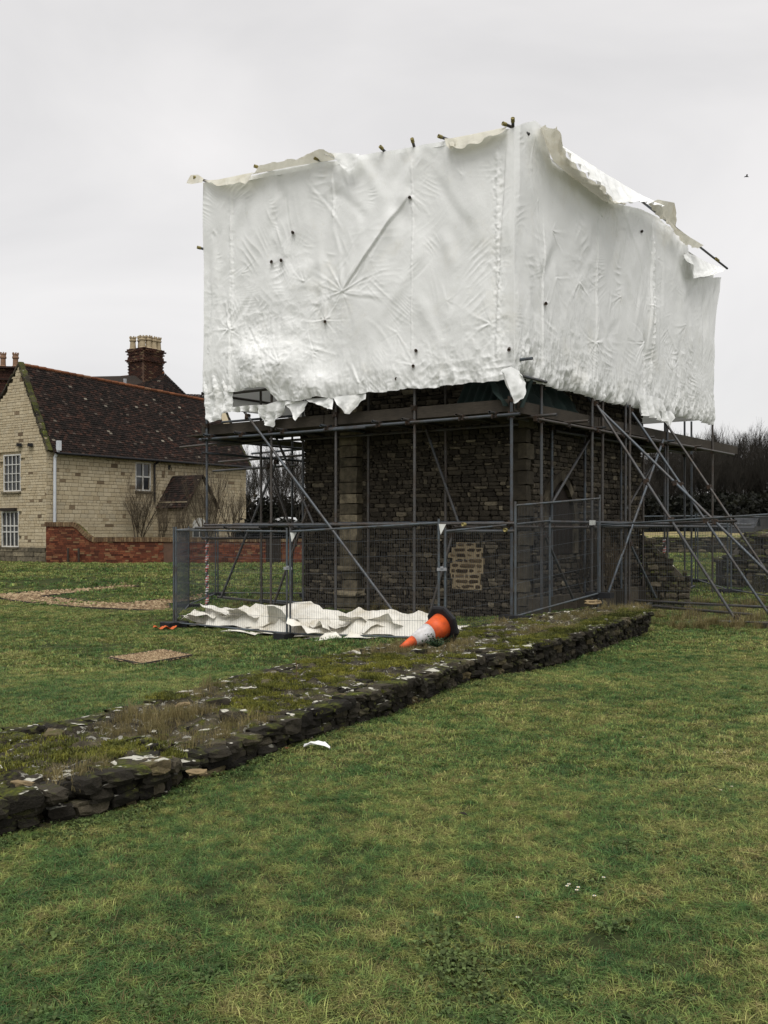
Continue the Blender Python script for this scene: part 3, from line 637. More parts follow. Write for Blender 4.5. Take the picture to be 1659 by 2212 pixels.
    X = pl.o[0] + pl.d[0] * U + pl.n[0] * D; Yy = pl.o[1] + pl.d[1] * U + pl.n[1] * D
    return add(name, pyd(name, np.stack([X.ravel(), Yy.ravel(), Z.ravel()], 1), gridfaces(ny, nx), mat, True), None, tarp)
starsA = [(498, 712, .75, .035, 22, 0, None), (742, 632, 1.15, .020, 30, 1, None), (702, 690, .5, .035, 16, 2, None), (575, 725, .7, .022, 18, 3, (-1.2, 1.1)), (660, 610, .5, .02, 16, 1, (1.2, 1.2)),
          (600, 560, .45, .018, 14, 0, (-1.5, 1.)), (632, 500, .4, .015, 14, 2, (-1.4, .8)), (885, 424, .5, .015, 18, 0, (-2.2, .6)), (720, 470, .4, .018, 14, 0, (1.4, .7)), (805, 560, .5, .012, 16, 1, None),
          (860, 720, .5, .016, 16, 0, (-1.4, 1)), (895, 790, .4, .02, 16, 0, (1.5, 1)), (520, 590, .5, .018, 15, 4, (2.6, 1.2)), (965, 650, .35, .01, 12, 0, None), (1000, 380, .3, .016, 8, 0, (1.2, 1.2)), (1060, 700, .6, .018, 18, 0, None), (620, 790, .8, .03, 24, 0, (1.2, 1.3)), (780, 830, .7, .022, 20, 0, (1.4, 1.)), (680, 760, .6, .02, 20, 0, None)]
seamsA = [(500, 410, 700, .02, .07), (718, 380, 470, .02, .06), (890, 340, 790, .012, .045), (1075, 320, 790, .022, .10), (500, 700, 850, .015, .05)]
botA = [(1105, 818), (1080, 822), (1040, 826), (1000, 829), (960, 834), (900, 838), (850, 843), (780, 853), (716, 862), (690, 858), (640, 868), (605, 866), (590, 850), (584, 840), (545, 838), (502, 848), (430, 848)]
topA = [(1105, 277), (1095, 279), (1040, 290), (1000, 299), (960, 304), (895, 317), (835, 327), (775, 335), (725, 347), (690, 350), (620, 362), (545, 378), (520, 383), (440, 396), (425, 398)]
UA, _ = TA.uz(441, 600)
shA = sheet('face_sheet', TA, topA, botA, UA, 520, 330, starsA, seamsA, 3, M_tarp, ruffle=.035, ngab=210, folds=[([(905, 395), (722, 660)], .055, .014), ([(1096, 270), (1068, 760)], -.05, .012), ([(502, 390), (497, 740)], .035, .012), ([(718, 360), (720, 490)], .03, .015), ([(498, 690), (502, 880)], .05, .012)], bul=[(590, 800, .95, .26), (690, 835, .5, .14), (545, 770, .4, .1), (830, 800, .9, .08)], crk=[(600, 790, 1.3, .75), (540, 740, .7, .5), (460, 640, .7, .3), (700, 660, .5, .5), (1075, 560, .35, .4), (1080, 740, .5, .6), (620, 560, .5, .35), (720, 420, .3, .4), (960, 800, .8, .4)])
starsB = [(1200, 600, .6, .02, 18, 0, (-.8, 1.)), (1250, 610, .6, .03, 18, 0, (-.9, 1.1)), (1395, 738, .9, .032, 22, 0, (-2.6, 1.1)), (1345, 640, .6, .024, 18, 0, (-2.4, 1)), (1190, 500, .6, .02, 15, 0, (-.3, .8)), (1300, 470, .7, .022, 16, 0, (2.9, .8)),
          (1290, 620, .5, .018, 18, 0, (2.9, 1.2)), (1420, 560, .6, .018, 16, 0, (.2, 1.)), (1400, 660, .7, .02, 18, 0, (.5, 1.2)), (1285, 740, .7, .025, 20, 0, None), (1178, 655, .3, .02, 10, 0, None), (1480, 700, .8, .02, 20, 0, (-2.2, 1.)), (1130, 760, .6, .022, 20, 0, None), (1150, 300, .6, .03, 10, 0, (-1.5, .6)), (1160, 430, .5, .012, 10, 0, (-1.5, .5)), (1450, 800, .8, .025, 22, 0, (1.5, 1.2))]
seamsB = [(1112, 320, 800, .015, .08), (1172, 470, 815, .012, .06), (1290, 450, 820, .014, .06), (1410, 500, 860, .035, .09), (1392, 740, 880, -.05, .10)]
topB = [(1105, 277), (1125, 268), (1150, 262), (1166, 272), (1180, 315), (1195, 348), (1235, 384), (1270, 412), (1302, 434), (1350, 443), (1421, 467), (1455, 500), (1477, 527), (1484, 560), (1496, 600), (1530, 595), (1564, 583), (1585, 600)]
botB = [(1105, 818), (1120, 806), (1140, 808), (1168, 826), (1200, 836), (1235, 843), (1280, 857), (1320, 867), (1360, 876), (1410, 885), (1450, 895), (1490, 902), (1543, 916), (1560, 918)]
UB, _ = TB.uz(1545, 800)
shB = sheet('face_sheet', TB, topB, botB, UB, 690, 320, starsB, seamsB, 8, M_tarp, right=[(1566, 583), (1556, 610), (1549, 660), (1543, 740), (1541, 800), (1543, 860), (1545, 916)], ruffle=.085, ngab=260, curl=.1, folds=[([(1414, 440), (1398, 780)], .06, .015), ([(1173, 440), (1170, 830)], .02, .01), ([(1292, 400), (1284, 840)], .03, .012), ([(1388, 710), (1408, 900)], -.12, .02), ([(1113, 260), (1106, 800)], .03, .015)], crk=[(1240, 800, 1.0, .5), (1410, 640, .5, .5), (1340, 460, .6, .5), (1260, 600, .7, .35), (1480, 830, 1.2, .5), (1140, 780, .6, .5), (1160, 320, .5, .3)])
# hanging strip at the left corner, lower hem lengths and torn tails
def flap(name, pl, top, bot, off0, off1, seed, mat=M_tarp, nx=40, ny=30, wr=.03, sag=0.0, freq=4):
    """ruled cloth strip between two photo-traced edges lying off0 / off1 outward of the plane"""
    tp = np.array([pl.uz(*p, off0) for p in top]); bt = np.array([pl.uz(*p, off1) for p in bot])
    def rs(a, n): d = np.r_[0, np.cumsum(np.hypot(*np.diff(a, axis=0).T))]; q = np.linspace(0, d[-1], n); return np.stack([np.interp(q, d, a[:, 0]), np.interp(q, d, a[:, 1])], 1)
    nx = int(nx * 1.6); ny = int(ny * 1.5); tp, bt = rs(tp, nx), rs(bt, nx); jg = np.arange(nx) * np.hypot(*np.diff(bt, axis=0).T).mean(); bt[1:-1, 1] += .09 * fbm(jg * 5, jg * 0 + seed, seed, 4)[1:-1]; bt[1:-1, 0] += .06 * fbm(jg * 7, jg * 0 + seed + 9, seed, 3)[1:-1]; wr *= 1.5; t = np.linspace(0, 1, ny)[:, None, None]; UZ = bt[None] * (1 - t) + tp[None] * t
    U, Z = UZ[..., 0], UZ[..., 1]; T = np.broadcast_to(t[..., 0], U.shape)
    D = off1 + (off0 - off1) * T + sag * np.sin(math.pi * T) + wr * 2 * fbm(U * freq + seed, Z * freq, seed, 4) * np.clip(1.15 - T, .2, 1) + wr * .7 * np.sin(U * freq * 4 + seed + 2 * np.sin(Z * 3)) * (1 - T)
    X = pl.o[0] + pl.d[0] * U + pl.n[0] * D; Yy = pl.o[1] + pl.d[1] * U + pl.n[1] * D
    return add(name, pyd(name, np.stack([X.ravel(), Yy.ravel(), Z.ravel()], 1), gridfaces(ny, nx), mat, True), None, tarp)
flap('corner_strip', TA, [(440, 680), (470, 690), (499, 712)], [(445, 905), (452, 916), (470, 908), (486, 895), (503, 888)], .03, .02, 2, wr=.05, nx=50, ny=90, freq=5)
flap('torn_tail', TA, [(500, 880), (530, 876), (575, 874), (600, 866), (640, 868)], [(503, 889), (535, 888), (560, 890), (566, 912), (585, 921), (600, 905), (625, 872)], .04, .0, 5, wr=.06, nx=50, freq=6)
flap('torn_tail', TA, [(615, 866), (660, 866)], [(622, 880), (640, 908), (664, 868)], -.02, .05, 9, wr=.04)
flap('torn_tail', TA, [(660, 862), (716, 858), (720, 862)], [(668, 868), (700, 880), (719, 885)], .0, .06, 11, wr=.04)
flap('torn_tail', TA, [(718, 858), (790, 850)], [(726, 868), (745, 892), (757, 894), (775, 870), (793, 860)], .02, .05, 12, wr=.04)
flap('loose_flap', TB, [(1086, 797), (1104, 792), (1122, 802)], [(1081, 806), (1090, 824), (1093, 842), (1098, 858), (1105, 867), (1117, 868), (1127, 862), (1131, 845), (1140, 827), (1128, 812)], .05, .16, 14, nx=50, wr=.06, freq=2.5)
flap('torn_tail', TB, [(1425, 885), (1440, 888), (1450, 890)], [(1428, 890), (1446, 930), (1456, 898)], .05, .08, 15, wr=.03)
flap('hem_length', TB, [(1378, 850), (1410, 856), (1430, 862)], [(1382, 896), (1412, 904), (1444, 909)], .06, .09, 16, wr=.05)
# loose awning-like edges along the top, and the roof sheet
flap('top_flap', TA, [(545, 377), (620, 362), (690, 350), (722, 346)], [(549, 372), (562, 356), (600, 352), (650, 340), (697, 321), (724, 338)], .0, .28, 21, M_flap, 60, 14, .02)
flap('top_flap', TA, [(700, 330), (745, 330), (776, 333)], [(705, 335), (730, 352), (752, 375), (762, 370), (772, 352), (777, 336)], .18, .2, 22, M_tarp, 40, 16, .03)
flap('top_flap', TA, [(440, 390), (470, 388), (548, 372)], [(447, 392), (468, 402), (500, 398), (530, 396), (545, 376)], .05, .22, 23, M_flap, 40, 14, .02)
flap('top_flap', TA, [(440, 386), (428, 377), (412, 378)], [(438, 396), (420, 396), (402, 395)], .08, .2, 24, M_flap, 20, 10, .02)
flap('top_flap', TA, [(968, 300), (1030, 288), (1095, 274)], [(972, 318), (1000, 318), (1040, 305), (1090, 282)], .04, .2, 25, M_flap, 40, 12, .03)
flap('top_flap', TA, [(960, 299), (985, 298)], [(962, 315), (970, 322), (986, 312)], .1, .2, 26, M_flap, 16, 10, .03)
flap('top_flap', TB, [(1168, 276), (1180, 315), (1195, 348), (1235, 384), (1270, 412), (1302, 434), (1350, 443)], [(1172, 274), (1205, 276), (1212, 288), (1214, 316), (1232, 345), (1262, 376), (1300, 405), (1328, 437), (1352, 440)], .0, .45, 27, M_flap, 90, 18, .03)
flap('top_flap', TB, [(1215, 315), (1300, 370), (1373, 414), (1429, 443)], [(1222, 326), (1290, 392), (1325, 438), (1345, 440), (1380, 434), (1420, 440), (1432, 446)], .1, .4, 28, M_tarp, 60, 16, .05)
flap('top_flap', TB, [(1400, 440), (1421, 431), (1457, 438), (1461, 460)], [(1421, 467), (1440, 480), (1462, 500), (1458, 490)], .3, .05, 29, M_flap, 40, 14, .03)
flap('top_flap', TB, [(1440, 470), (1458, 490), (1490, 512), (1520, 530)], [(1455, 500), (1477, 526), (1494, 533), (1506, 537)], .3, .12, 30, M_flap, 30, 10, .02)
flap('top_flap', TB, [(1480, 545), (1500, 552), (1530, 568), (1566, 580)], [(1482, 550), (1492, 575), (1497, 600), (1530, 596), (1564, 584)], .05, .25, 31, M_tarp, 40, 16, .04)
tl = [TB.at(0, TA.uz(1105, 277)[1], -.02), TB.at(UB, TB.uz(1545, 570)[1], -.05), None, TA.at(UA, TA.uz(441, 396)[1], -.02)]
nr = 60; RS = np.zeros((nr, nr, 3)); v0, v1, v3 = np.array(tl[0]), np.array(tl[1]), np.array(tl[3]); v2 = v1 + v3 - v0; v2[2] = (v1[2] + v3[2]) / 2
for i in range(nr):
    for j in range(nr):
        s, t = i / (nr - 1), j / (nr - 1); p = v0 * (1 - s) * (1 - t) + v1 * s * (1 - t) + v2 * s * t + v3 * (1 - s) * t
        RS[i, j] = p; RS[i, j, 2] += -.35 * math.sin(math.pi * t) * math.sin(math.pi * s) - .1
add('roof_sheet', pyd('roof_sheet', RS.reshape(-1, 3), gridfaces(nr, nr), M_tarp, True), None, tarp)
for o0, o1, zb in ((v1, v2, LZ + .85), (v3, v2, LZ + .7)):      # the two faces turned away from the camera
    S = np.linspace(0, 1, 90); Tt = np.linspace(0, 1, 60); g_ = np.zeros((60, 90, 3)); nrm = np.cross(o1 - o0, (0, 0, 1.)); nrm /= np.linalg.norm(nrm)
    for i, t in enumerate(Tt): g_[i] = o0 + (o1 - o0) * S[:, None]; g_[i, :, 2] = zb + (g_[i, :, 2] - zb - .1) * t
    dd = .1 * fbm(S[None] * 9, Tt[:, None] * 5, 3, 4); g_ += dd[..., None] * nrm
    add('rear_sheet', pyd('rear_sheet', g_.reshape(-1, 3), gridfaces(60, 90), M_tarp, True), None, tarp)
# tears and tube-end punctures: short dark tube stubs pushing through the sheet
for pl, x, y in ((TA, 885, 424), (TA, 587, 563), (TA, 607, 560), (TA, 702, 692), (TA, 892, 788), (TA, 855, 815), (TA, 897, 755), (TB, 1178, 653), (TB, 1388, 497), (TB, 1100, 753), (TA, 631, 500)):
    p = pl.hit(x, y, -.1); q = pl.hit(x + random.uniform(-2, 2), y + 3, .075); pipe('tube_end', p, q, .03, M_coup, scf)
net = thing('debris_net', (*PB.at(1.5, LZ + .5, -.3)[:2], LZ + .3), 'dark green debris netting hanging under the sheeting by the near corner', 'netting')
g_ = np.zeros((14, 40, 3))
for i in range(14):
    for j in range(40): u = -.1 + 3.4 * j / 39; q = PB.at(u, LZ + .16 + .75 * i / 13, -.12 - .5 * i / 13 + .05 * math.sin(j * 1.1) + .03 * math.sin(i + j * .5)); g_[i, j] = q
add('net', pyd('net', g_.reshape(-1, 3), gridfaces(14, 40), M_green, True), None, net)
g_ = np.zeros((14, 60, 3))
for i in range(14):
    for j in range(60): u = 1.5 * j / 59 - .1; q = PA.at(u, LZ + .16 + .8 * i / 13, -.3 - .6 * i / 13 + .05 * math.sin(j * .9)); g_[i, j] = q
add('net', pyd('net', g_.reshape(-1, 3), gridfaces(14, 60), M_green, True), None, net)

# ------------------------------------------------------------------ low ruined wall across the lawn
FR = [(-60, 1747, .28), (0, 1730, .28), (180, 1690, .28), (350, 1642, .28), (368, 1650, .2), (480, 1610, .24), (620, 1556, .28), (740, 1512, .3), (870, 1470, .3), (1000, 1428, .3), (1110, 1405, .3), (1230, 1372, .33), (1320, 1346, .36), (1396, 1322, .38)]
BK = [(-60, 1590, .28), (0, 1580, .28), (170, 1555, .28), (400, 1500, .28), (520, 1462, .28), (640, 1435, .28), (800, 1400, .28), (880, 1385, .25), (960, 1370, .25), (1050, 1352, .25), (1120, 1338, .25), (1200, 1325, .3), (1290, 1312, .33), (1385, 1308, .36)]
def curve(pts):
    q = np.array([tuple(P(x, y, (E - z) * F / (y - HY))) for x, y, z in pts]); return q
fr, bk = curve(FR), curve(BK)
def rs3(q, n): d = np.r_[0, np.cumsum(np.hypot(np.diff(q[:, 0]), np.diff(q[:, 1])))]; t = np.linspace(0, d[-1], n); return np.stack([np.interp(t, d, q[:, k]) for k in range(3)], 1), d[-1]
ns = 520; frr, LEN = rs3(fr, ns); bkr, _ = rs3(bk, ns)
lwall = thing('low_ruined_wall', (0, 9.5, .05), 'long low ruined stone wall footing with moss and lichen crossing the lawn', 'wall')
nt = 72; g_ = np.zeros((ns, nt + 4, 3)); tt = np.linspace(0, 1, nt)
core = frr[:, None] * (1 - tt[None, :, None]) + bkr[:, None] * tt[None, :, None]
core += (bkr - frr)[:, None] * .045 * (1 - 2 * tt)[None, :, None]
core[..., 2] += .12 * fbm(core[..., 0] * 1.6, core[..., 1] * 1.6, 5, 4) + .11 * fbm(core[..., 0] * 6, core[..., 1] * 6, 6, 4) + .05 * (np.abs(2 * vn(core[..., 0] * 9, core[..., 1] * 9, 8) - 1) - .5) - .0
g_[:, 2:-2] = core
for e, (i0, i1) in ((0, (1, 0)), (1, (-2, -1))):
    src = core[:, 0 if e == 0 else -1]; g_[:, i0] = src; g_[:, i1] = src; g_[:, i0, 2] -= .06; g_[:, i1, 2] = terr(src[:, 0], src[:, 1]) - .15
add('wall_core', pyd('wall_core', g_.reshape(-1, 3), gridfaces(ns, nt + 4), M_walltop, True), None, lwall)
# closing end face
mb = MB(); mb.raw([tuple(p) for p in g_[-1]], [tuple(range(nt + 4))]); mb.obj('wall_end', M_walltop, lwall)
it = []
def tilt(a): return Matrix.Rotation(random.uniform(-a, a), 4, 'X') @ Matrix.Rotation(random.uniform(-a, a), 4, 'Y')
def facing(q, zt_off, hrow, wr, out, n_rows):
    d = np.r_[0, np.cumsum(np.hypot(np.diff(q[:, 0]), np.diff(q[:, 1])))]
    for row in range(n_rows):
        s = -random.random() * .2
        while s < d[-1]:
            w = random.uniform(*wr) * (1 if row else 1.1); sm = s + w / 2; s += w
            if not 0 < sm < d[-1]: continue
            x, y, z = (np.interp(sm, d, q[:, k]) for k in range(3)); k = int(np.clip(np.searchsorted(d, sm), 1, len(d) - 1)); dx, dy = q[k, :2] - q[k - 1, :2]; ang = math.atan2(dy, dx)
            zb = tz(x, y); hc = .066; zc = z + zt_off - hc * (row + .5) + random.uniform(-.008, .008)
            if zc < zb - .02: continue
            if random.random() < .04: continue
            hh = hc * random.uniform(.95, 1.35); o = out * random.uniform(-.9, 1.3) - (.014 if out > 0 else -.01) * row
            c = Vector((x + math.sin(ang) * o, y - math.cos(ang) * o, zc))
            it.append((c, (w * random.uniform(.92, 1.04), random.uniform(.14, .2) if row else random.uniform(.15, .26), hh * (1 if row else random.uniform(.8, 1.3))), ang + random.uniform(-.14, .14), w * hh / y ** 2 * 2, tilt(.06)))
facing(frr, .015, (.06, .09), (.08, .25), .014, 7)
facing(bkr, .0, (.06, .09), (.1, .28), -.012, 3)
for q_, n_ in ((.0, 260), (0, 260)):              # flat slabs lying in the wall top
    for _ in range(n_):
        s, t = random.randrange(4, ns - 4), random.choice((random.uniform(.02, .2), random.uniform(.8, .98), random.random())); p = frr[s] * (1 - t) + bkr[s] * t
        w = random.uniform(.07, .24); it.append((Vector((p[0], p[1], p[2] - .03 + random.uniform(-.025, .015))), (w, w * random.uniform(.5, .8), random.uniform(.05, .1)), random.uniform(0, 3), w * w * .5 / p[1] ** 2, tilt(.14)))
for x, y, w in ((505, 1545, .22), (530, 1495, .2), (470, 1520, .2), (905, 1410, .2)):
    if w: q = P(x, y, (E - .3) * F / (y - HY)); it.append((q, (w, w * .6, .09), random.uniform(0, 1), 1, tilt(.1)))
pieces(lwall, it, 'weathered', .3, M_lw, 300, sub=3)
for x, y, nm, lb in ((395, 1522, 'loose_stone', 'loose buff stone lying on the far edge of the low wall'), (1281, 1301, 'loose_stone', 'loose yellow stone on the wall top beside the fence foot'), (50, 1692, 'loose_stone', 'broken buff stone at the lower left corner of the low wall'), (425, 1668, 'loose_stone', 'orange buff stone in the notch of the low wall')):
    h = .33 if y > 1400 else .42
    q = P(x, y, (E - h) * F / (y - HY)); v, f = stone_variant(61 + x, .6, 3); sc = (.11, .07, .03) if y > 1400 else (.3, .18, .08)
    o = add(nm, pyd(nm, v, f, simple('buff stone %d' % x, (.25, .185, .10), (.14, .105, .06), .95, nsc=18, bstr=.8, bsc=40)), None, None, Matrix.Translation(q) @ Matrix.Rotation(.5, 4, 'Z') @ tilt(.15) @ Matrix.Diagonal((*sc, 1))); tag(o, lb, 'stone')

# ------------------------------------------------------------------ temporary fence panels
def fence(p0, p1, label, z0=None, z1=None, dark=False):
    p0, p1 = np.array(p0, float), np.array(p1, float); za = tz(*p0) + .07 if z0 is None else z0; zb = tz(*p1) + .07 if z1 is None else z1
    t = thing('fence_panel', (p0[0], p0[1], za), label, 'fence panel', 'temporary mesh fence panels')
    A0, B0 = Vector((*p0, za)), Vector((*p1, zb)); up = Vector((0, 0, 1.98)); r = .019
    pipe('post', A0 - Vector((0, 0, .06)), A0 + up + Vector((0, 0, .07)), r + .002, M_fence, t); pipe('post', B0 - Vector((0, 0, .06)), B0 + up + Vector((0, 0, .07)), r + .002, M_fence, t)
    pipe('top_rail', A0 + up, B0 + up, r, M_fence, t); pipe('bottom_rail', A0 + Vector((0, 0, .04)), B0 + Vector((0, 0, .04)), r, M_fence, t)
    L_ = (B0 - A0).length; n = int(L_ / (.06 if dark else .055)); m = MB(); rw = .0022
    for i in range(1, n): q = A0.lerp(B0, i / n); m.tube([q + Vector((0, 0, .05)), q + up], rw, 3, False)
    for k in range(1, 7): m.tube([A0 + Vector((0, 0, .05 + k * .28)), B0 + Vector((0, 0, .05 + k * .28))], .003, 3, False)
    m.obj('mesh_infill', M_wire, t, 'stuff')
    for q in (A0, B0):
        m = MB(); d = (B0 - A0); m.box((q.x, q.y, q.z - .0), .2, .55, .11, math.atan2(d.y, d.x)); m.obj('foot_block', M_black, t)
    return t, A0, B0, up
def clamp(t, p, ang=0): m = MB(); m.box(p, .16, .06, .05, ang); m.box(p + Vector((0, 0, .03)), .05, .09, .03, ang); m.obj('clamp', M_lead, t)
t, A0, B0, up = fence((-4.36, 19.9), (-1.85, 18.08), 'mesh fence panel in front of the left end of the sheeting heap'); clamp(t, B0 + Vector((.02, -.03, 1.28)))
t, A0, B0, up = fence((-1.78, 18.03), (.92, 15.95), 'mesh fence panel in front of the heap beside the traffic cone'); clamp(t, B0 + Vector((.05, -.0, 1.2)))
for q in (A0 + up, B0 + up): m = MB(); m.raw([q + Vector((.0, -.03, -.02)), q + Vector((.12, -.05, -.02)), q + Vector((.03, -.03, -.2))], [(0, 1, 2)]); m.obj('tag', M_paper, t)
fence((1.03, 16.0), (3.2, 18.32), 'mesh fence panel turning the corner behind the traffic cone', -.25, -.05)
t, A0, B0, up = fence((2.3, 16.62), (4.42, 19.45), 'tall mesh fence panel standing above the mossy wall end', .2, .42); m = MB(); m.box(B0 + up + Vector((-.16, -.06, -.5)), .26, .01, .1, .9); m.obj('tag', M_paper, t)
t, A0, B0, up = fence((-4.42, 19.95), (-5.0, 24.3), 'dark close mesh fence panel at the left return of the enclosure', dark=True)
fence((-5.02, 24.4), (-4.95, 27.9), 'mesh fence panel further back on the left side of the enclosure')
fence((-4.9, 28.0), (-2.2, 27.0), 'mesh fence panel behind the left scaffold standards')
fence((4.48, 19.85), (6.9, 17.0), 'mesh fence panel crossing in front of the raking shores', -.13, .05)
fence((6.1, 29.1), (9.52, 29.0), 'mesh fence panel far behind the raking shores', .17, .2)
fence((9.55, 28.9), (9.2, 25.4), 'mesh fence panel turned edge on beside the ruined wall', .2, .12)
fence((9.25, 25.3), (9.75, 21.9), 'mesh fence panel nearest the ruined wall at the right edge', .12, .05)

# ------------------------------------------------------------------ heap of discarded sheeting
heap = thing('sheeting_heap', (-1.5, 18.3, -.3), 'crumpled heap of discarded cream plastic sheeting behind the fence', 'sheeting')
def crumple(seed, n=9):
    r = np.random.default_rng(seed); k = [(r.normal(0, 1), r.normal(0, 1), r.uniform(1.3, 5.5), r.uniform(0, 6)) for _ in range(n)]
    def f(U, V):
        W = 0
        for i, (a, c, s, p) in enumerate(k):
            l = math.hypot(a, c); x = (a * U + c * V) / l * s + p + .9 * fbm(U * 1.3 + i, V * 1.3, seed + i, 2) * 2
            W = W + (np.abs((x / 2 + .25) % 1 - .5) * 4 - 1) / s ** .6
        return W / 4
    return f
FP = Plane((-1.82, 18.05), (-.81, .585))        # heap lies just behind the fence line
def heapsheet(x0, x1, h, depth, seed, o0=.12, name='crumpled_sheet', cell=.17):
    u0, u1 = FP.uz(x0, 1380)[0], FP.uz(x1, 1380)[0]; u0, u1 = min(u0, u1), max(u0, u1); nu, nv = max(4, int((u1 - u0) / cell)), max(3, int(depth / cell))
    r = np.random.default_rng(seed); U, V = np.meshgrid(np.linspace(u0, u1, nu), np.linspace(0, depth, nv)); s = (U - u0) / (u1 - u0); t = V / depth
    env = np.clip(np.minimum(s, 1 - s) * 6, 0, 1) ** .6 * np.clip(np.minimum(t * 4 + .02, (1 - t) * 2.6), 0, 1) ** .6
    J = lambda a: r.uniform(-a, a, U.shape)
    H = env * (h * (1 + .5 * fbm(U * .9, V * .9, seed, 2) * 2) + J(.09 + .13 * h)) + (1 - env) * np.abs(J(.03)); U2 = U + J(cell * .5); V2 = V + J(cell * .5) - env * H * .15
    k = 6                                       # crisp facets, then a little secondary creasing inside each one
    def fine(a):
        a = np.stack([np.interp(np.linspace(0, nu - 1, (nu - 1) * k + 1), np.arange(nu), q) for q in a]); return np.stack([np.interp(np.linspace(0, nv - 1, (nv - 1) * k + 1), np.arange(nv), q) for q in a.T]).T
    fu, fv, fh = fine(U2), fine(V2), fine(H); cr = crumple(seed + 40, 7); fh = fh + .05 * cr(fu * 1.7, fv * 1.7) * fine(env); off = -o0 - fv + .05 * cr(fu * 1.5 + 3, fv * 1.5) * fine(env)
    X = FP.o[0] + FP.d[0] * fu + FP.n[0] * off; Yy = FP.o[1] + FP.d[1] * fu + FP.n[1] * off
    Z = terr(X, Yy) + .02 + np.maximum(fh, -.01)
    add(name, pyd(name, np.stack([X.ravel(), Yy.ravel(), Z.ravel()], 1), gridfaces(*X.shape), M_heap, False), None, heap)
heapsheet(396, 570, .42, 1.25, 1, cell=.27); heapsheet(480, 720, .36, 1.25, 2, .1, cell=.3); heapsheet(650, 830, .3, 1.15, 3, .06, cell=.28); heapsheet(760, 935, .27, 1.1, 4, .05, cell=.27); heapsheet(560, 700, .26, .6, 5, .04, cell=.2)
def crumpled_piece(k):
    r = np.random.default_rng(300 + k); x = 428 + (880 - 428) * ((k * .618) % 1) + r.uniform(-8, 8); dep = r.uniform(.2, .6); q = FP.hit(x, 1380, -dep); lf = 1.0 if x < 640 else .72
    size = r.uniform(.38, .72); n = 5; U, V = np.meshgrid(np.linspace(-.5, .5, n), np.linspace(-.5, .5, n)); U = U + r.uniform(-.07, .07, U.shape); V = V + r.uniform(-.07, .07, V.shape)
    N_ = r.uniform(-.14, .14, U.shape) + .2 * np.abs(V * math.cos(k) + U * math.sin(k)) * r.choice((1, -1, -1)); c3 = np.stack([U * size * 1.25, V * size, N_ * size], -1)
    M = np.array(Matrix.Rotation(FP.ang() + r.normal(0, .5), 3, 'Z') @ Matrix.Rotation(r.normal(.15, .22), 3, 'X') @ Matrix.Rotation(r.normal(0, .16), 3, 'Y')); c3 = c3 @ M.T
    kk = 4; L_ = (n - 1) * kk + 1; f_ = lambda a: np.stack([np.interp(np.linspace(0, n - 1, L_), np.arange(n), w) for w in np.stack([np.interp(np.linspace(0, n - 1, L_), np.arange(n), w) for w in a]).T]).T
    X, Y, Z = (f_(c3[..., i]) for i in range(3)); cr = crumple(k + 500, 6); dd = .05 * cr(X * 2.2, Y * 2.2 + Z); X = X + q.x + dd * .6; Y = Y + q.y + .6 * dd; g0 = terr(X, Y); Z = Z + dd + tz(q.x, q.y) + lf * r.uniform(.18, .42) * (1 - .5 * abs(dep - .5)); Z = np.maximum(Z, g0 + .015 + .02 * r.random(Z.shape))
    add('crumpled_sheet', pyd('crumpled_sheet', np.stack([X.ravel(), Y.ravel(), Z.ravel()], 1), gridfaces(L_, L_), M_heap, False), None, heap)
for k in range(16): crumpled_piece(k)
heapsheet(690, 830, .05, .35, 6, -.25, 'sheet_tail'); heapsheet(495, 560, .03, .2, 8, -.2, 'sheet_tail')
p = FP.hit(779, 1352, -.5); m = MB(); v = [p + Vector(q) for q in ((-.18, 0, -.25), (.22, -.1, -.25), (.1, 0, .02), (-.05, .05, .24), (-.12, .1, .12), (.05, .3, -.2))]; m.raw(v, [(0, 1, 2), (0, 2, 3), (0, 3, 4), (1, 5, 2), (2, 5, 3)]); m.obj('peaked_fold', M_heap, heap)

# ------------------------------------------------------------------ traffic cone lying on the wall
tip, bs = P(875, 1394, 11.95), P(953, 1351, 12.36)
ax = (tip - bs).normalized(); Lc = .74; tip = bs + ax * Lc
cone = thing('traffic_cone', bs, 'orange and white traffic cone lying on its side with black octagonal base', 'traffic cone')
MM = Matrix.Translation(bs) @ ax.to_track_quat('Z', 'Y').to_matrix().to_4x4()
rad = lambda z: .165 + (.028 - .165) * (z / Lc)
def band(name, z0, z1, mat, ex=0): m = MB(); m.lathe([(rad(z0) + ex - .01, z0), (rad(z0) + ex, z0), (rad(z1) + ex, z1), (rad(z1) + ex - .006, z1)], 36, MM); return m.obj(name, mat, cone, smooth=False)
band('cone_body', 0, .24, M_orange); band('reflective_sleeve', .24, .52, M_reflect, .002); band('cone_tip', .52, .74, M_orange)
for o in cone.children: o.data.polygons.foreach_set('use_smooth', [len(p.vertices) == 4 for p in o.data.polygons])
m = MB(); m.lathe([(.255, -.065), (.27, -.05), (.27, -.02), (.245, -.005), (.205, .0)], 8, MM @ Matrix.Rotation(R(22.5), 4, 'Z')); m.obj('base_plate', M_black, cone)

